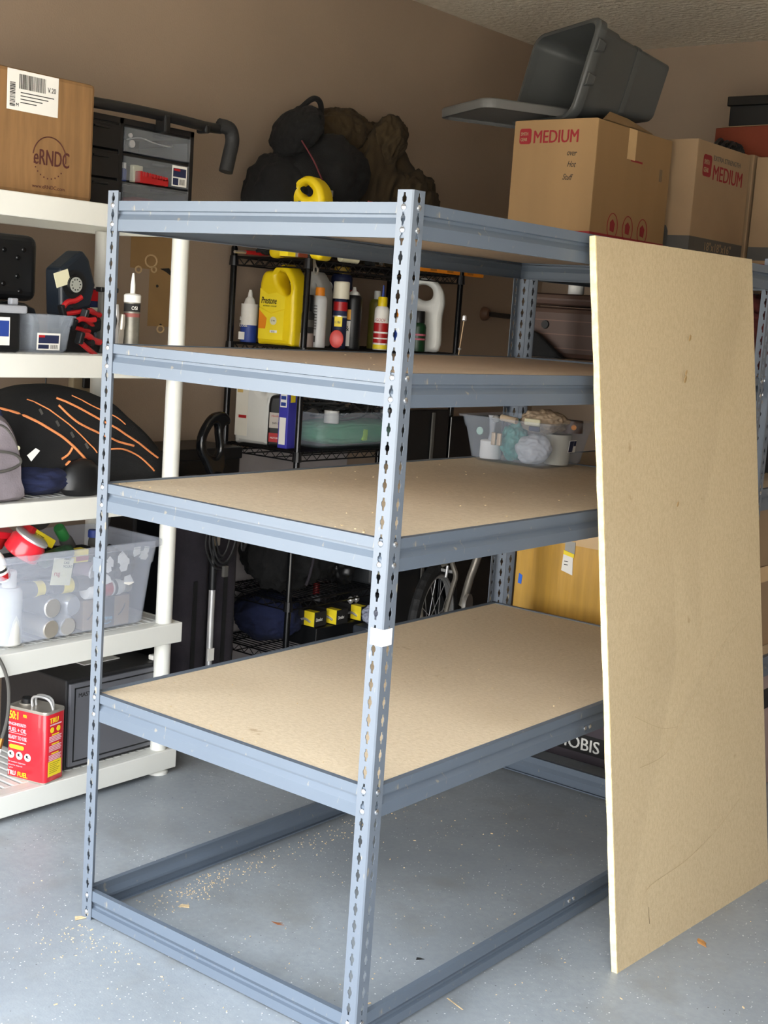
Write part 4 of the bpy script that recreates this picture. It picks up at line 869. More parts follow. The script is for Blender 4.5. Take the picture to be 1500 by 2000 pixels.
txt('Prestone', .036, m_ink, pj, (-.070, -.0492, .156), sx=.56, bold=.0009, sh=.15); txt('ANTIFREEZE + COOLANT', .007, m_ink, pj, (-.060, -.0492, .145), sx=.8)
B().lathe([(.016, 0), (.016, .0008)], 20, Tm(-.008, -.0485, .092, PI/2)).build('seal_mark', m_cream, pj); txt('5 YR', .009, m_ink, pj, (-.0175, -.050, .089))
B().box(-.022, .012, -.0494, -.0488, .046, .056).build('white_bar', m_lab, pj); txt('50/50', .008, m_ink, pj, (-.017, -.0497, .0475)); B().prism([(-.078, .06), (-.045, .06), (-.040, .10), (-.078, .132)], -.0004, .0004, Tm(0, -.0489, 0)).build('orange_corner', m_orange, pj)
spray('white_bottle', 'white bottle hidden behind the left edge of the yellow jug', (-2.00, 1.795-.0, T4), .03, .20, m_wjug, m_lab, cat='bottle')
jug('pale_jug', 'pale grey jug standing behind the near wire post', (-2.05, 2.02, T4), .16, .30, .10, m_wjug, .2, hole=[(.30, .80), (.32, .82), (.34, .80)], cap=None)
spray('black_bottle', 'black capped bottle just right of the near wire post', (-1.855, 1.78, T4), .034, .20, m_ink, m_black, ((.55, .75, m_gink), (.0, .38, mat('pinkish_label', '9a8c86', .6))), capr=.030, caph=.06, cat='bottle', word='MAX', ws_=.014)
t_ = spray('white_spray_bottle', 'white spray bottle with an orange cap right of the near wire post', (-1.845, 1.845, T4), .030, .232, mat('silver_white', 'd2d3d4', .35), m_orange, capr=.019, caph=.032, word='', wz_=.5)
bb = B()
for k in range(9): bb.box(-.012, .016, -.0312, -.0302, .07+.011*k, .073+.011*k)
for k in range(6): bb.box(-.006+.0035*k, -.0042+.0035*k, -.0318, -.0302, .02, .045)
bb.build('small_print', m_gink, t_)
t_ = thing('red_disc', 'red round lid leaning against the cans right of the orange-capped bottle', 'lid', (-1.79, 1.895, T4+.037), .6); B().lathe([(.026, -.008), (.034, -.004), (.036, .0), (.034, .005), (.02, .009)], 24, Tm(0, 0, 0, PI/2), .78, 1).build('disc', mat('faded_red_lid', 'c8413c', .4), t_, smooth=True)
t_ = spray('lubricant_can', 'blue and yellow lubricant can with a red band and white cup cap', (-1.83, 1.955, T4), .028, .262, m_navy, m_beige, ((.62, .66, m_silver), (.76, .94, m_redp)), .5, capr=.033, caph=.068, ws_=.02)
B().box(-.016, .016, -.0292, -.0270, .085, .125).build('yellow_shield', m_yelp, t_, bevel=.004); txt('LUBE', .013, m_navy, t_, (-.014, -.0296, .098), sx=.8); B().box(-.016, .02, -.0290, -.026, .01, .05).build('grey_label', m_lab, t_)
t_ = spray('black_spray_can', 'tall black spray can with a grey nozzle and yellow square', (-1.83, 2.035, T4), .034, .245, m_black, m_wjug, (), .5, nozzle=True, caph=.032, capr=.03)
B().box(-.026, -.002, -.0355, -.030, .115, .155).build('yellow_square', mat('amber_print', 'e0a02c', .5), t_); B().box(-.026, -.002, -.0352, -.030, .01, .11).build('white_panel', m_lab, t_); txt('&', .03, m_ink, t_, (-.024, -.0362, .07))
spray('dark_can', 'dark can with a dull red cap behind the tall black spray can', (-1.93, 2.14, T4), .033, .235, m_ink, mat('dull_red_tab', '8a2a26', .6))
spray('navy_bottle', 'tall navy bottle with a muted yellow cap at the rear of the bottle tier', (-2.04, 2.20, T4), .045, .33, m_navy, mat('muted_yellow', 'a88a2a', .5), caph=.03, cat='bottle')
t_ = spray('stain_bottle', 'white squeeze bottle with a yellow cap and thin blue tip', (-1.81, 2.195, T4), .030, .215, m_lab, m_yel, ((.02, .12, m_yelp), (.16, .25, m_redp), (.28, .38, m_redp), (.42, .62, m_redp)), .5, capr=.020, caph=.038, cat='bottle')
B().lathe([(.006, .215), (.003, .262)], 10).build('blue_tip', m_blue, t_); txt('GOOF', .018, m_redp, t_, (-.02, -.0312, .115), sx=.8, sh=.2)
spray('olive_bottle', 'olive bottle with a grey tip behind the near steel post', (-1.90, 2.27, T4), .032, .24, mat('olive_plastic', '6a6428', .5), m_wjug, cat='bottle', caph=.035, capr=.014)
spray('orange_can', 'orange and white can seen through the keyholes of the near steel post', (-1.79, 2.30, T4), .026, .19, m_lab, m_orange, ((.3, .6, m_blue),))
spray('green_bottle', 'dark green bottle with a pink label left of the pale handled jug', (-1.80, 2.435, T4), .034, .17, mat('deep_green_plastic', '12351c', .4), m_black, ((.55, .62, mat('pink_print', 'b05a6a', .6)), (.40, .46, mat('pink_print', 'b05a6a', .6))), cat='bottle')
JW = [(-.50, .0), (.42, .0), (.50, .04), (.52, .5), (.56, .72), (.42, .92), (.20, 1.0), (-.22, 1.0), (-.40, .94), (-.42, .80), (-.50, .70), (-.42, .5)]
jug('handled_jug', 'pale translucent jug with a squared top handle at the right end of the bottle tier', (-1.85, 2.535, T4), .155, .305, .10, m_wjug, .62, hole=[(-.22, .90), (.12, .90), (.22, .80), (.14, .72), (-.18, .74), (-.28, .80)], out=JW, bev=.022)

# ---- third tier (z 1.035)
T3 = wz(2)
pj = jug('white_detergent_jug', 'white jug with a faded label on the third wire shelf beside the left post', (-2.035, 1.74, T3), .17, .32, .10, m_wjug, .25, bev=.03)
B().box(-.080, -.025, -.0512, -.0505, .03, .255).build('label', mat('faded_label', 'dcd8cc', .6), pj); B().box(-.075, -.05, -.0516, -.0511, .20, .225).build('gold_patch', mat('gold_patch', 'c8a860', .6), pj)
B().box(-.065, -.03, -.0516, -.0511, .10, .112).build('red_mark', m_redp, pj); txt('OIL', .02, m_ink, pj, (-.07, -.0518, .25))
pj = jug('oil_bottle', 'black motor oil bottle with a grey and red label left of the near wire post', (-1.915, 1.735, T3), .085, .22, .06, m_black, .45, hole=[(.30, .80), (.32, .82), (.34, .80)], bev=.014)
B().box(-.036, .036, -.0312, -.0304, .075, .135).build('label', mat('grey_oil_label', 'b4aca4', .6), pj); B().box(-.036, .036, -.0312, -.0304, .02, .055).build('red_label', m_redp, pj)
txt('Havoline', .013, m_redp, pj, (-.028, -.0316, .118), sx=.8); txt('5W-30', .012, m_ink, pj, (-.024, -.0316, .09)); txt('MOTOR OIL', .010, m_lab, pj, (-.03, -.0316, .033), sx=.9)
pc = carton('purple_box', 'narrow purple-blue box with white panels standing left of the near wire post', (-1.775, 1.790-.012, T3), .045, .065, .245, m_purple, .45, seam=False, bevel=.002)
pc.location = (-1.80, 1.812, T3)
pc.location = (-1.782, 1.795, T3)
pc.rotation_euler = (0, 0, .1); pc.location = (-1.875, 1.735, T3)
B().box(-.017, .014, -.0332, -.0326, .16, .225).box(-.017, .014, -.0332, -.0326, .015, .12).build('white_panel', m_lab, pc); B().box(.0226, .0232, -.02, .01, .18, .235).build('yellow_patch', m_yelp, pc)
for z_ in (.19, .165): B().box(-.014, .010, -.0336, -.0332, z_, z_+.014).build('blue_mark', m_blue, pc)
gbn = thing('green_filled_bin', 'low clear bin with green contents on the third wire shelf', 'bin', (-1.90, 2.12, T3)); tub('bin', gbn, (.27, .64), (.23, .58), .145, c_bin, r=.04, rim=.012)
B().box(.116, .118, .155, .205, .04, .068, Tm(0, 0, 0)).build('sticker', m_cream, gbn)
t_ = thing('green_cloth', 'folded green cloth filling the lower half of the low clear bin', 'cloth', (-1.90, 2.12, T3+.006)); blob('fabric', mat('sea_green_cloth', '4f9a74', .8, var=.12), t_, (.108, .27, .05), (0, 0, .05), (0, 0, 0), 41, .06, p=.6)
B().box(.098, .108, -.02, .015, .02, .07).build('lime_tab', mat('lime_tab', 'a8d860', .5), t_, bevel=.006)
t_ = thing('tangled_cords', 'tangle of black cords spilling over the low clear bin', 'cord', (-1.90, 2.10, T3+.105)); random.seed(8)
for k in range(9):
    pts = [(random.uniform(-.09, .11), -.20+.05*j+random.uniform(-.05, .05), random.uniform(0, .10)) for j in range(8)]
    B().tube(spline(pts, 4), .0045, 6).build('cord', m_rub, t_, smooth=True)
t_ = thing('white_spool', 'small white spool beside the cords in the low clear bin', 'spool', (-1.82, 1.93, T3+.10)); B().lathe([(.03, 0), (.03, .05)], 16).build('spool', m_wjug, t_, smooth=True)
spray('silver_can_top', 'silver and red can lying among the cords at the right of the low bin', (-1.84, 2.30, T3+.125), .02, .08, m_silver, m_redp)
t_ = thing('folding_table', 'folded black plastic table leaves standing right of the wire shelving', 'panel', (-1.70, 2.40, 0)); B().box(-.02, .02, -.16, .14, 0, 1.20).build('panel', m_black, t_, bevel=.004); B().box(.022, .03, .01, .03, .02, 1.19).build('panel_edge', m_gink, t_, bevel=.003); B().box(.0, .02, .16, .62, 0, 1.17).build('panel', m_blackg, t_, bevel=.004)

# ---- fourth tier (z .47): bags and a dark box
T2 = wz(1)
t_ = thing('black_tote_bag', 'soft black gathered bag hanging full on the low wire shelf', 'bag', (-1.91, 1.86, T2)); blob('body', m_cloth, t_, (.15, .24, .17), (0, -.03, .168), (0, 0, 0), 51, .16, fs=2.6, flat=.03, st=(2.4, 2.4, .35))
B().tube(spline([(.10, -.05, .26), (.14, -.04, .20), (.15, -.07, .10), (.14, -.08, .05)], 5), .006, 6).build('pleat', m_cloth2, t_)
t_ = thing('crumpled_black_bag', 'crumpled glossy black bag right of the near wire post', 'bag', (-1.88, 2.08, T2)); blob('body', mat('black_sheet_plastic', '131315', .4), t_, (.11, .11, .14), (0, 0, .138), (0, 0, 0), 54, .28, fs=2.4, flat=.03)
t_ = carton('blue_white_packet', 'small bright blue packet poking out of the black gathered bag', (-1.80, 1.835, T2+.26), .03, .04, .06, mat('bright_blue', '2f7ad0', .5), 0, cat='packet', seam=False, bevel=.004)
t_ = carton('blue_striped_box', 'dark blue box with white lettering behind the black gathered bag', (-1.85, 1.64+.1, T2+.25), .06, .10, .05, m_navy, 0, seam=False, bevel=.004); txt('HOSE', .02, m_lab, t_, (-.02, -.0505, .015))
t_ = carton('charcoal_case', 'charcoal plastic case with a cream instruction label on the low wire shelf', (-1.90, 2.32, T2), .26, .26, .20, mat('charcoal_plastic', '2c2e31', .5), 0, cat='case', seam=False, bevel=.012)
lb = B().prism([(-.115, .045), (.0, .035), (.0, .10), (-.03, .125), (-.115, .12)], -.0006, .0006, Tm(.1312, 0, 0, 0, 0, PI/2)).build('instruction_label', m_cream, t_); bb = B()
for k in range(6): bb.box(.132, .1324, -.108, -.012-.01*(k % 3), .056+.010*k, .0585+.010*k)
bb.build('label_print', m_gink, lb)
# ---- bottom tier
T1 = wz(0)
t_ = thing('navy_sack', 'navy cloth sack on the bottom wire shelf', 'bag', (-1.98, 1.80, T1)); blob('body', m_navyc, t_, (.155, .14, .10), (0, 0, .098), (0, 0, 0), 61, .12, flat=.04)
def brake(label, loc, rz, w_=.19):
    t_ = carton('parts_box', label, loc, w_, .075, .06, m_ink, rz, seam=False, bevel=.0015)
    B().box(w_/2-.055, w_/2-.002, -.0380, -.005, .001, .0604).build('yellow_end', m_yelp, t_)
    B().tube(spline([(w_/2-.085, -.039, .015), (w_/2-.05, -.040, .028), (w_/2-.02, -.039, .018)], 5), .005, 6).build('shoe_picture', m_silver, t_)
    txt('Duralast', .022, m_lab, t_, (-.085, -.0382, .022), sx=.7, sh=.2); txt('Duralast', .020, m_lab, t_, (w_/2+.0006, -.030, .022), (PI/2, 0, PI/2), sx=.6, sh=.2)
    return t_
brake('black and yellow parts box on the navy sack behind the near wire post', (-1.87, 1.885, T1+.082), .03)
brake('black and yellow parts box right of the near wire post, showing its yellow end', (-1.845, 1.99, T1+.082), .05)
brake('black parts box lying furthest right on the bottom wire shelf', (-1.83, 2.13, T1+.082), .04)
t_ = thing('checked_packet', 'white and black checked packet left of the parts boxes', 'packet', (-1.99, 1.86, T1+.19)); B().box(-.02, .02, -.05, .05, 0, .05).build('body', m_ink, t_, bevel=.002); bb = B()
for i in range(4):
    for j in range(2):
        if (i+j) % 2: bb.box(.0202, .0206, -.045+.022*i, -.023+.022*i, .005+.02*j, .025+.02*j)
bb.build('check', m_lab, t_)
t_ = carton('grey_base_carton', 'dark flat carton under the parts boxes on the bottom wire shelf', (-1.86, 2.05, T1), .20, .40, .0795, m_black, 0, seam=False)
t_ = carton('grey_toolbox', 'flat dark grey toolbox behind the parts boxes', (-1.90, 2.43, T1), .26, .30, .20, mat('charcoal_plastic', '2c2e31', .5), 0, cat='toolbox', seam=False, bevel=.01)
t_ = spray('red_nozzle_bottle', 'clear bottle with a red sprayer on the dark grey toolbox', (-1.99, 2.10, T1+.08), .022, .12, c_bag, m_redp, capr=.015, cat='bottle')
t_ = thing('bulb_pair', 'pair of shiny clear bulbs on top of the parts boxes', 'bulb', (-1.80, 2.12, T1+.143)); bb = B()
for y_ in (-.018, .018): bb.lathe([(.004, 0), (.013, .010), (.014, .018), (.008, .028), (.001, .031)], 14, Tm(0, y_, 0))
bb.build('glass', m_silver, t_, smooth=True)

# ================================================================== bin, rod on the empty rack
Zd = 1.1267
db = thing('clear_bin', 'clear plastic bin of bags and jars at the far end of the third rack shelf', 'bin', (-.725, 1.652, Zd))
tub('bin', db, (.355, .30), (.300, .250), .150, c_bin, r=.035, rim=.010)
lb = B().box(-.0006, 0, -.022, .022, .045, .085).build('sticker', m_lab, db); lb.location = (.1665, .0, .01); lb.rotation_euler = (0, .12, 0)
B().box(.0002, .0008, -.020, .004, .047, .083).box(.0002, .0008, .006, .020, .066, .083).build('sticker_print', m_navy, lb)
t_ = thing('white_jar', 'white squat jar standing at the left in the clear bin on the rack shelf', 'jar', (-.832, 1.60, Zd+.005)); B().lathe([(.034, 0), (.036, .006), (.036, .058), (.032, .062)], 24).build('body', m_lab, t_, smooth=True); B().lathe([(.012, .062), (.008, .085), (.012, .13), (.016, .145)], 12).build('glass_stem', c_bag, t_, smooth=True)

t_ = thing('teal_bag', 'teal plastic bag bunched in the middle of the clear bin on the rack shelf', 'bag', (-.755, 1.625, Zd+.005)); blob('film', m_teal, t_, (.05, .05, .066), (0, 0, .066), (0, 0, 0), 71, .22, fs=1.8)
t_ = thing('knotted_plastic_bag', 'knotted translucent white plastic bag on the right in the clear bin', 'bag', (-.665, 1.60, Zd+.005)); blob('film', clear('white_film', 'e4e6ea', .7, .3), t_, (.062, .058, .05), (0, 0, .049), (0, 0, 0), 73, .14, fs=1.5, fine=.004)
t_ = thing('cream_tub', 'cream plastic tub behind the knotted plastic bag', 'tub', (-.635, 1.70, Zd+.005)); B().lathe([(.040, 0), (.044, .095), (.046, .10)], 24).build('body', m_beige, t_, smooth=True)
t_ = thing('brass_hinge', 'pair of tan metal fittings between the white jar and the teal bag', 'fitting', (-.785, 1.56, Zd+.055)); 
for k in (-1, 1): B().box(.011*k-.008, .011*k+.008, -.006, .006, 0, .042).build('plate', mat('tan_metal', 'c2a888', .35, .5), t_, bevel=.003)
t_ = thing('tan_pouch', 'tan and white pouch heaped above the rim of the clear bin', 'pouch', (-.66, 1.65, Zd+.105)); blob('cloth', mat('tan_cloth', '9c8a74', .8, var=.3, vs_=30), t_, (.085, .075, .04), (0, 0, .04), (0, 0, 0), 75, .2)
B().box(-.03, .03, -.082, -.074, .028, .05).build('pale_strip', m_cream, t_, bevel=.004); B().box(-.01, .03, -.083, -.075, .010, .026).build('dark_strip', m_navy, t_, bevel=.003)
t_ = thing('chrome_ball', 'shiny round knob at the left rim of the clear bin', 'knob', (-.80, 1.57, Zd+.13)); B().lathe([(.004, 0), (.011, .004), (.014, .012), (.010, .020), (.002, .023)], 14).build('knob', m_silver, t_, smooth=True)
t_ = thing('green_token', 'pale green round lid pressed against the left side of the clear bin', 'lid', (-.842, 1.545, Zd+.098), 0); B().lathe([(.013, 0), (.013, .004)], 16, Tm(0, 0, 0, PI/2)).build('disc', mat('pale_green', '9fc0ae', .5), t_)
t_ = thing('leather_roll', 'pale leather roll beside the shiny knob in the clear bin', 'roll', (-.755, 1.58, Zd+.135)); B().cyl((-.03, 0, .012), (.03, 0, .006), .011, 10).build('roll', mat('pale_leather', 'c2ad90', .7), t_, smooth=True)
t_ = thing('brown_round_tin', 'dark brown round tin with an orange star at the right of the clear bin', 'tin', (-.585, 1.70, Zd+.115)); B().lathe([(.035, 0), (.035, .04)], 20).build('tin', m_bcase, t_, smooth=True); B().lathe([(.009, 0), (.009, .002)], 8, Tm(.022, -.028, .02, PI/2, 0, .6)).build('star', m_orange, t_)
t_ = thing('metal_rod', 'thin metal rod standing at the rear edge of the second rack shelf', 'rod', (-.90, 1.47, 1.4668)); B().cyl((0, 0, .0), (.012, .0, .118), .0028, 8).build('rod', mat('dull_brass', '8a7458', .4, .7), t_); B().lathe([(.003, 0), (.008, .004), (.007, .016), (.003, .020)], 10, Tm(.012, 0, .112)).lathe([(.003, 0), (.006, .004), (.003, .008)], 10, Tm(.002, 0, .018)).build('tip', m_silver, t_, smooth=True)

# ================================================================== bicycle behind the empty rack
bk = thing('bicycle', 'small old bicycle with a knobbly tyre parked behind the empty rack', 'bicycle', (-1.6, 2.42, 0), .28)
R0 = .25
tyr = B()
prof = [(0.0, .025), (.018, .020), (.025, .0), (.018, -.020), (.006, -.026), (-.006, -.026), (-.018, -.020), (-.025, 0), (-.018, .020)]
n = 72; vs = []; fs = []; m_ = len(prof)
for i in range(n):
    a = 2*PI*i/n; kn = .003 if i % 2 else 0
    for j, (px_, pr_) in enumerate(prof):
        rad = R0+(-pr_)+(kn if pr_ < 0 else 0); vs.append((px_, rad*math.cos(a), .28+rad*math.sin(a)))
for i in range(n):
    for j in range(m_): fs.append((i*m_+j, i*m_+(j+1) % m_, ((i+1) % n)*m_+(j+1) % m_, ((i+1) % n)*m_+j))
tyr.add(vs, fs).build('tyre', m_rub, bk)
rim = B()
for x_ in (-.011, .011): rim.tube([(x_, .222*math.cos(2*PI*k/48), .28+.222*math.sin(2*PI*k/48)) for k in range(48)], .006, 6, closed=True)
rim.tube([(0, .215*math.cos(2*PI*k/48), .28+.215*math.sin(2*PI*k/48)) for k in range(48)], .008, 6, closed=True).build('rim', m_silver, bk, smooth=True)
for k in range(20):
    a = 2*PI*k/20; b_ = a+(.5 if k % 2 else -.5)
    B().cyl(((-1)**k*.02, .015*math.cos(b_), .28+.015*math.sin(b_)), (0, .212*math.cos(a), .28+.212*math.sin(a)), .0017, 5).build('spoke', m_silver, bk)
B().cyl((-.04, 0, .28), (.04, 0, .28), .018, 14).build('hub', m_silver, bk)
Mi = Tm(1.6, -2.42, 0); Ri = Matrix.Rotation(-.28, 4, 'Z')
def L_(p): return Ri @ (Mi @ V(p))
B().tube(spline([L_(p) for p in ((-1.470, 2.36, .72), (-1.512, 2.40, .593), (-1.500, 2.42, .523), (-1.511, 2.42, .468), (-1.533, 2.42, .369), (-1.545, 2.42, .285))], 5), .011, 9).build('stay', m_bike, bk, smooth=True)
B().tube(spline([L_(p) for p in ((-1.50, 2.38, .66), (-1.537, 2.42, .585), (-1.607, 2.44, .535), (-1.655, 2.44, .492), (-1.673, 2.42, .43), (-1.66, 2.42, .285))], 5), .011, 9).build('stay', m_bike, bk, smooth=True)
B().cyl(L_((-1.625, 2.42, .531)), L_((-1.515, 2.42, .533)), .007, 8).build('brake_bridge', m_silver, bk)
B().cyl(L_((-1.590, 2.40, .54)), L_((-1.592, 2.40, .50)), .006, 8).cyl(L_((-1.53, 2.40, .56)), L_((-1.535, 2.40, .51)), .006, 8).build('brake_arm', m_silver, bk)
B().tube(spline([L_(p) for p in ((-1.385, 2.44, .75), (-1.404, 2.43, .614), (-1.426, 2.42, .521), (-1.453, 2.42, .40))], 5), .017, 10).build('down_tube', m_bike, bk, smooth=True)
B().lathe([(.05, -.008), (.052, 0), (.05, .008)], 24, Matrix.Translation(L_((-1.43, 2.42, .405))) @ Tm(0, 0, 0, 0, PI/2, 0)).build('chain_disc', mat('grey_guard', '84807a', .5, .3), bk, smooth=True)
# reflector pedal on the left of the tyre, and a second wheel in the dark behind
pr_ = B().box(-.045, .045, -.02, .02, -.014, .014).build('pedal', mat('grey_guard', '84807a', .5, .3), bk, bevel=.005); pr_.location = L_((-1.715, 2.40, .430)); pr_.rotation_euler = (0, .12, 0)
rf_ = B().box(-.024, .034, -.0206, -.0200, -.008, .009).build('orange_reflector', mat('amber_reflector', 'f09a30', .3), pr_, bevel=.0002)
t_ = thing('spoked_wheel', 'dark spoked wheel standing behind the small bicycle', 'wheel', (-1.42, 2.95, 0), .5)
B().tube([(0, .30*math.cos(2*PI*k/40), .32+.30*math.sin(2*PI*k/40)) for k in range(40)], .018, 8, closed=True).build('tyre', m_rub, t_, smooth=True)
for k in range(16): a = 2*PI*k/16; B().cyl((0, .01, .32), (0, .29*math.cos(a), .32+.29*math.sin(a)), .0016, 5).build('spoke', m_silver, t_)
t_ = thing('dark_crate', 'dark blue-grey crate low between the wire rack and the bicycle', 'crate', (-1.66, 2.10, 0)); B().box(-.04, .04, -.10, .02, 0, .33).build('body', mat('dark_slate_plastic', '2b3038', .5), t_, bevel=.01)
blob('plastic_wrap', clear('dim_film', 'aab0c4', .55, .25), t_, (.035, .05, .04), (0, -.03, .37), (0, 0, 0), 81, .2)

# ================================================================== goods on the second steel rack
RT = 1.8045
def logo(parent, x, z, s, rot, plane):
    """small red square badge with two rows of pale letters"""
    M_ = Tm(x, plane, z) if rot == 0 else Tm(plane, x, z, 0, 0, PI/2)
    b_ = loft([[(px_, q, pz_) for px_, pz_ in rr(s, s*1.1, s*.18, 3)] for q in (0, -.0006)]); b2 = B().add(b_.v, b_.f, M_).build('badge', m_red, parent)
    for dz, tx in ((.06, 'SMITH'), (-.34, 'GEAR')):
        if rot == 0: txt(tx, s*.34, m_card2, parent, (x-s*.40, plane-.0009, z+dz*s), sx=.66, bold=.0004)
        else: txt(tx, s*.34, m_card2, parent, (plane+.0009, x-s*.40, z+dz*s), RX, sx=.66, bold=.0004)
b1 = carton('moving_box', 'brown moving box marked MEDIUM in red, under the tipped grey tote', (-.995, 2.385, RT), .35, .57, .51, m_card, 0, open_top=True)
B().box(-.1756, .1756, -.2856, .2856, .0, .120).build('red_stripe', m_red, b1)
logo(b1, -.125, .455, .050, 0, -.2856)
txt('MEDIUM', .064, m_red, b1, (-.092, -.2858, .430), sx=.80, bold=.0014)
for i, (q, z_, x_) in enumerate((('over', .385, .055), ('Hot', .345, .06), ('Stuff', .300, .045))): txt(q, .030, m_ink, b1, (x_, -.2858, z_), (PI/2, .06, 0), sx=.7, sh=.3)
B().box(.1752, .1757, -.03, .06, .395, .402).build('print_dash', m_red, b1); txt('|||', .05, m_gink, b1, (.1758, .20, .36), RX, sx=.6)
B().box(.1752, .1758, -.06, .0, .40, .5095).build('tape', m_tape, b1)
for k in range(3):
    y_ = -.125+.115*k
    B().tube([(.1757, y_+.038*math.cos(2*PI*j/20), .150+.048*math.sin(2*PI*j/20)) for j in range(20)], .0018, 4, closed=True).build('icon_ring', m_red, b1)
    B().prism([(-.016, -.018), (.012, -.022), (.018, .008), (.0, .024), (-.018, .012)], -.0005, .0005, Tm(.1757, y_, .153, 0, 0, PI/2)).build('icon_mark', m_red, b1)
fl_ = B().add([(.175, -.26, .51), (.175, .12, .51), (.178, .11, .513), (.178, -.25, .513), (.115, -.11, .562), (.120, .02, .556), (.10, .06, .535)], [(0, 1, 6, 5, 4), (0, 4, 3), (3, 4, 5, 2), (5, 6, 1, 2)]).build('flap', m_card, b1)
B().box(-.17, .17, -.284, -.280, .505, .512).build('flap', m_card, b1)
b2 = carton('moving_box', 'brown moving box marked EXTRA STRENGTH MEDIUM beside the box under the tote', (-.912, 2.955, RT), .36, .49, .525, m_card2, 0, open_top=True)
B().box(-.1806, .1806, -.2456, .2456, .105, .160).build('grey_stripe', m_gink, b2); B().box(-.1806, .1806, -.2456, .2456, .0, .092).build('red_stripe', m_red, b2)
logo(b2, -.150, .435, .075, 1, .1806)
txt('EXTRA STRENGTH', .027, m_gink, b2, (.1808, -.100, .462), RX, sx=1.12); txt('MEDIUM', .082, m_red, b2, (.1808, -.098, .388), RX, sx=.92, bold=.001)
txt('18"x18"x16"', .046, m_card2, b2, (.1812, -.115, .115), RX, sx=1.1)
loft([[(px_*1.0+.045, q, pz_+.150) for px_, pz_ in rr(.085, .11, .03, 2)] for q in (-.2457, -.2464)]).build('octagon_icon', m_gink, b2)
B().box(.03, .06, -.247, -.2465, .12, .175).build('icon_mark', m_card2, b2)
b3 = carton('moving_box', 'third brown moving box in the row, cut off by the right frame edge', (-.545, 3.48, RT), .36, .46, .525, m_card2, 0, open_top=True)
B().box(-.1806, .1806, -.2306, .2306, .105, .160).build('grey_stripe', m_gink, b3); B().box(-.1806, .1806, -.2306, .2306, .0, .092).build('red_stripe', m_red, b3)
b4 = carton('moving_box', 'brown box hidden behind the EXTRA STRENGTH one, holding up the orange carton', (-.915, 3.46, RT), .36, .44, .535, m_card2, 0, seam=False)
t_ = thing('cable_bundle', 'black cables and a grey tray showing over the rim of the EXTRA STRENGTH box', 'cable', (-.90, 3.0, RT+.48)); B().box(-.15, .15, -.16, .15, .0, .052).build('tray', m_greylid, t_, bevel=.008)
for k in range(3): B().tube(spline([(.13, -.10+.06*k, .03), (.14, -.05+.06*k, .075), (.13, .01+.06*k, .07), (.12, .04+.06*k, .03)], 5), .006, 6).build('cable', m_black, t_, smooth=True)
blob('cable_coil', m_cloth, t_, (.07, .07, .05), (.08, .15, .05), (0, 0, 0), 91, .2)
t_ = carton('orange_carton', 'flat rust-orange carton lying on the back boxes at the right frame edge', (-.72, 3.48, RT+.5365), .52, .24, .135, m_oran2, -.12, seam=False); B().box(-.2305, .2305, -.1205, .1205, .1355, .138).build('lid_edge', m_card2, t_)
t_ = carton('black_case', 'black moulded case on top of the rust-orange carton', (-.74, 3.50, RT+.6755), .40, .20, .12, m_black, 0, cat='case', seam=False, bevel=.006); B().box(-.21, .21, -.11, .11, .085, .126).build('lid', m_blackg, t_, bevel=.004)

# the grey tote lying tipped on its side, mouth towards the room
M4 = [V((-.915, 2.2, 2.675)), V((-1.297, 2.398, 2.675)), V((-1.327, 2.315, 2.343)), V((-.986, 2.17, 2.343))]      # mouth TR TL BL BR
K4 = [V((-.790, 2.535, 2.577)), V((-1.070, 2.690, 2.590)), V((-1.105, 2.635, 2.372)), V((-.835, 2.515, 2.366))]   # base
tt = thing('storage_tote', 'dark grey plastic tote lying on its side on the MEDIUM moving box', 'storage tote', (-1.0, 2.4, RT+.51))
O_ = V((-1.0, 2.4, RT+.51))
def bil(C4, u, v): return C4[2]*(1-u)*(1-v)+C4[3]*u*(1-v)+C4[1]*(1-u)*v+C4[0]*u*v
def tring(s, sc, r_=.13):
    out = []
    for x, y in rr(1, 1, r_, 5): out.append(bil(M4, .5+x*sc, .5+y*sc).lerp(bil(K4, .5+x*sc, .5+y*sc), s)-O_)
    return out
loft([tring(1, .90, .1), tring(1, 1.0, .12), tring(.34, 1.0), tring(.30, 1.035), tring(.05, 1.035), tring(.05, 1.0), tring(.30, .985), tring(.34, .965), tring(.985, .955, .12), tring(.985, .88, .1)]).build('body', m_grey, tt, smooth=True)
loft([tring(.10, 1.02), tring(.10, 1.095), tring(.02, 1.095), tring(.0, 1.07), tring(-.01, 1.02), tring(.0, .985), tring(.06, .985)], closed_ends=False).build('rim', m_grey, tt, smooth=True)
# moulded ledge round the sides and two handle grips
loft([tring(.62, .985), tring(.62, 1.018), tring(.56, 1.018), tring(.56, .985)], closed_ends=False).build('side_ledge', m_grey, tt)
for v0 in (.30, .66):
    g_ = [bil(M4, 1.045, v0+.16*dv).lerp(bil(K4, 1.045, v0+.16*dv), s)-O_ for s, dv in ((.02, 0), (.14, .15), (.14, .85), (.02, 1))]
    g2 = [bil(M4, 1.085, v0+.16*dv).lerp(bil(K4, 1.085, v0+.16*dv), s)-O_ for s, dv in ((.02, .1), (.12, .22), (.12, .78), (.02, .9))]
    B().add(g_+g2, [(0, 1, 2, 3), (7, 6, 5, 4), (0, 4, 5, 1), (1, 5, 6, 2), (2, 6, 7, 3), (3, 7, 4, 0)]).build('grip', m_grey, tt, bevel=.003)
tl_ = thing('tote_lid', 'grey tote lid sticking out flat from under the tipped tote', 'lid', (-1.285, 2.200, 2.352), -.50, rx=.0)
loft([[(x, y, z) for x, y in rr(.40+a_, .37+a_, .05, 5)] for a_, z in ((-.10, .0), (-.02, .002), (0, .006), (0, .022), (-.02, .027), (-.06, .022))]).build('panel', m_greylid, tl_, smooth=True)
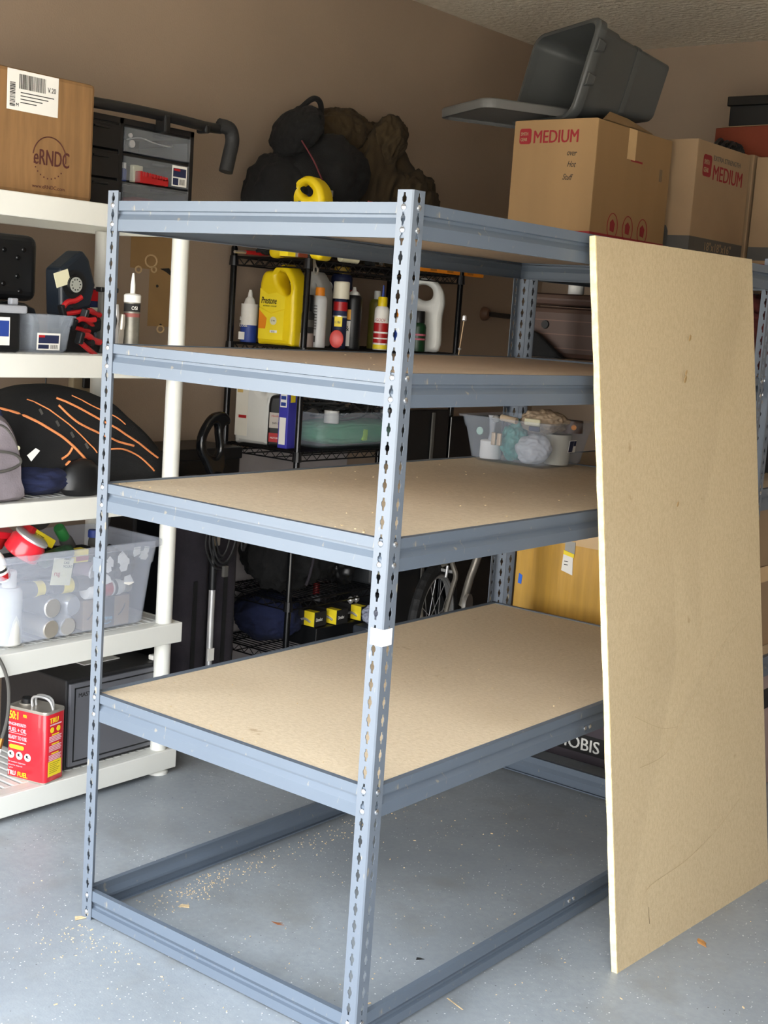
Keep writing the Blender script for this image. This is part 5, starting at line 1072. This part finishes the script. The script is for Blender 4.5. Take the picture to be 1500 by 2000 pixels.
loft([[(x, y, z) for x, y in rr(.40+a_, .37+a_, .05, 5)] for a_, z in ((-.008, -.010), (.004, -.008), (.006, .020), (.0, .026))], closed_ends=False).build('lip', m_greylid, tl_, smooth=True, solid=.003)

# lower shelves of the second rack
bc = carton('tool_case', 'brown ribbed plastic case lying on the second rack, upper shelf', (-.78, 2.33, 1.4675), .62, .34, .185, m_bcase, 0, cat='case', seam=False, bevel=.02)
B().box(-.32, .31, -.182, .175, .192, .235).build('lid', m_bcase, bc, bevel=.018)
for z_ in (.035, .085, .135): B().box(-.30, .30, -.1722, -.170, z_, z_+.004).build('groove', mat('brown_case_light', '6a5044', .4), bc)
for z_ in (.045, .12): B().lathe([(.017, 0), (.015, .006)], 16, Tm(-.225, -.170, z_, PI/2)).build('latch', m_black, bc, smooth=True)
t_ = thing('black_pouch', 'black pouch with a silver stud leaning on the brown ribbed case', 'pouch', (-1.03, 2.125, 1.4675)); B().prism([(-.03, 0), (.14, 0), (.09, .035), (.02, .085), (-.02, .10), (-.03, .08)], -.015, .015).build('body', m_cloth, t_, bevel=.006); B().lathe([(.005, 0), (.003, .003)], 10, Tm(-.01, -.0155, .085, PI/2)).build('stud', m_silver, t_)
t_ = thing('white_paper_roll', 'white roll standing on the lid of the brown ribbed case', 'roll', (-.97, 2.30, 1.4675+.236)); B().lathe([(.030, 0), (.030, .055)], 20).build('roll', m_lab, t_, smooth=True)
t_ = thing('dark_storage_box', 'dark box in the shade at the rear of the brown ribbed case', 'box', (-.62, 2.80, 1.4675)); B().box(-.3, .3, -.2, .2, 0, .22).build('body', m_black, t_, bevel=.01)
yb_ = carton('yellow_taped_box', 'glossy yellow-brown carton wrapped in clear tape on the second rack', (-.66, 2.32, .5335), .66, .50, .38, m_cardy, 0, seam=False)
B().box(-.331, .331, -.2515, -.2500, .300, .304).build('top_seam', m_cardin, yb_); B().box(-.20, .331, -.2516, -.2502, .27, .335).build('tape', m_tape, yb_)
bt_ = B().prism([(-.008, -.018), (.007, -.020), (.009, .014), (-.006, .020)], -.0006, .0006, Tm(-.305, -.2516, .110)).build('blue_tape', mat('bright_blue_tape', '2a6ad8', .6), yb_)
tg = B().prism([(-.022, 0), (.026, -.012), (.022, .055), (-.018, .062)], -.0006, .0006, Tm(-.11, -.2526, .172)).build('white_tag', m_lab, yb_)
B().prism([(-.020, .060), (.024, .052), (.024, .066), (-.020, .076)], -.0007, .0007, Tm(-.108, -.253, .172)).build('yellow_band', m_yelp, tg); B().prism([(-.018, .076), (.024, .066), (.024, .11), (-.018, .11)], -.0006, .0006, Tm(-.106, -.2528, .172)).build('grey_print', mat('grey_photo_print', '9a9a96', .6), tg)
for z_ in (.022, .034): B().box(-.012, .004, -.2540, -.2534, z_+.172, z_+.1745, Tm(-.11, 0, 0)).build('tag_mark', m_ink, tg)
t_ = carton('stacked_box', 'lower brown carton at the open right end of the second rack', (-.265, 2.63, .5335), .0001+.35-.03, .98, .285, m_card2, 0, seam=False) if False else carton('stacked_box', 'lower brown carton at the open right end of the second rack', (-.19, 2.40, .5335), .20, .60, .29, m_card2, 0, seam=False)
B().box(.1002, .1008, -.30, .30, .235, .2895).build('tape', m_tape, t_)
t_ = carton('stacked_box', 'upper brown carton stacked at the open right end of the second rack', (-.19, 2.40, .5335+.291), .20, .60, .215, m_card2, 0, seam=False)
B().box(.1002, .1008, -.13, -.09, .03, .06).build('pale_sticker', m_lab, t_)
ob = carton('printed_carton', 'dark mauve carton with a black band and white serif letters under the second rack', (-.60, 2.33, 0), .52, .44, .40, m_mauve, 0, seam=False)
B().box(-.2602, .2602, -.2206, -.22, .034, .105).build('black_band', m_ink, ob)
txt('MOBIS', .066, m_lab, ob, (-.175, -.2210, .046), sx=.98, bold=.001)
B().lathe([(.012, 0), (.010, .004)], 12, Tm(-.232, -.222, .022, PI/2)).build('corner_stud', m_gink, ob)
ob2 = carton('printed_carton', 'mauve-grey carton with a black banded X at the right frame edge', (-.19, 2.42, 0), .22, .50, .465, mat('mauve_pale_carton', '9a8680', .8), 0, seam=False)
B().box(.1102, .1108, -.25, .25, .30, .375).build('black_band', m_ink, ob2); txt('X', .06, m_lab, ob2, (.1112, -.19, .315), RX)
t_ = thing('dark_cloth', 'dark cloth stuffed above the mauve-grey carton', 'cloth', (-.20, 2.15+.15, 1.1125)); blob('fabric', m_cloth, t_, (.10, .14, .12), (0, 0, .118), (0, 0, 0), 95, .2)
t_ = thing('dark_red_bundle', 'dark red and black bundle on the upper shelf by the right steel post', 'bundle', (-.24, 2.30, 1.4675)); blob('fabric', mat('dark_red_cloth', '4a1a18', .9, var=.5, vs_=18), t_, (.11, .15, .14), (0, 0, .138), (0, 0, 0), 97, .2)
# far wall fitting
t_ = thing('wall_rail', 'short dark rail with a round end fixed to the left wall beyond the wire rack', 'rail', (-2.2, 3.5, 1.62)); B().lathe([(.035, .001), (.033, .02), (.02, .035)], 18, Tm(0, 0, 0, 0, PI/2, 0)).build('round_end', mat('brown_knob', '6a4e3c', .5), t_, smooth=True); B().cyl((.03, 0, 0), (.03, .75, -.02), .013, 10).build('bar', m_black, t_)

# ================================================================== floor litter
def leaf(label, loc, rz, s, poly, m=m_leaf, nm='dry_leaf'):
    t_ = thing(nm, label, 'leaf' if 'leaf' in nm else 'wood chip', loc, rz)
    vs = [(x*s, y*s, .0006+abs(x)*s*.10) for x, y in poly]; B().add(vs, [tuple(range(len(vs)))]).build('blade' if 'leaf' in nm else 'chip', m, t_, solid=.0008, off=1); return t_
LF = [(-.5, .0), (-.2, .22), (.15, .25), (.55, .02), (.85, -.05), (.5, -.12), (.1, -.26), (-.25, -.2)]
leaf('tan curled leaf on the floor at the foot of the leaning board', (.31, 1.07, 0), -.7, .042, LF)
leaf('rusty brown leaf scrap on the floor inside the empty rack frame', (-.536, .333, 0), .2, .036, [(-.5, 0), (-.1, .15), (.3, .3), (.1, .05), (.6, .0), (.1, -.12)], mat('rust_leaf', '8f5a38', .8))
leaf('pale wood chip on the floor behind the front bottom beam', (-.773, .228, 0), .5, .03, [(-.5, -.3), (-.4, .3), (.3, .35), (.5, -.2)], m_saw, 'wood_chip')
leaf('pale wood chip at the foot of the left front post', (-.905, -.012, 0), 1.2, .032, [(-.5, -.3), (-.3, .4), (.2, .3), (.5, -.2)], m_saw, 'wood_chip')
leaf('thin pale splinter on the floor right of the near bottom beam', (.035, .33, 0), -.3, .03, [(-1, -.06), (-1, .06), (1, .05), (1, -.05)], m_saw, 'wood_chip')
leaf('dark scrap on the bare floor in the middle of the rack frame', (-.16, .45, 0), .8, .018, [(-.5, -.3), (-.3, .4), (.2, .3), (.7, -.2)], m_ink, 'wood_chip')
random.seed(21)
bb = B()
def flake(x, y, z, s):
    a = random.uniform(0, PI); l_ = s*random.uniform(.4, 1.3); w_ = s*random.uniform(.25, .6)
    c_, s_ = math.cos(a), math.sin(a); h_ = z+.0004+random.random()*.0012
    vs = [(x+c_*u*l_-s_*v*w_, y+s_*u*l_+c_*v*w_, h_+(.0006 if u > 0 else 0)) for u, v in ((-1, -1), (1, -1), (1, 1), (-1, 1))]
    vs += [(p[0], p[1], z+.0001) for p in vs]
    bb.add(vs, [(0, 1, 2, 3), (0, 4, 5, 1), (1, 5, 6, 2), (2, 6, 7, 3), (3, 7, 4, 0)])
for (cx, cy, sx_, sy_, n_) in ((-.90, -.02, .05, .03, 60), (-.86, -.10, .07, .04, 60), (-.74, -.06, .10, .03, 50), (-.84, .38, .03, .10, 130), (-.82, .25, .03, .08, 60), (-.83, .75, .03, .20, 110), (-.84, 1.15, .03, .15, 60), (-.5, .6, .35, .5, 160), (-.3, 1.4, .3, .3, 60), (-.5, -.4, .6, .3, 120), (.3, .2, .3, .5, 90), (-.9, -.5, .3, .4, 60)):
    for k in range(n_):
        x_ = random.gauss(cx, sx_); y_ = random.gauss(cy, sy_)
        if abs(x_) < .03 or abs(x_+W) < .03 or abs(y_) < .03: continue
        flake(x_, y_, 0, .0017 if random.random() < .88 else .0034)
tag(bb.build('sawdust', m_saw, None), 'pale sawdust and crumbs scattered over the painted floor around the empty rack', 'sawdust', kind='stuff')
bb = B()
for (zz, n_, s0_) in ((1.129-.0025, 60, .0022), (.597-.0025, 25, .0018), (1.469-.0025, 20, .002)):
    for k in range(n_):
        flake(random.uniform(-W+.03, -.05), random.uniform(.03, 1.3) if random.random() < .6 else random.uniform(.02, .08), zz, s0_)
tag(bb.build('wood_crumbs', m_saw, None), 'pale wood crumbs sprinkled on the particleboard shelves of the empty rack', 'wood crumbs', kind='stuff')
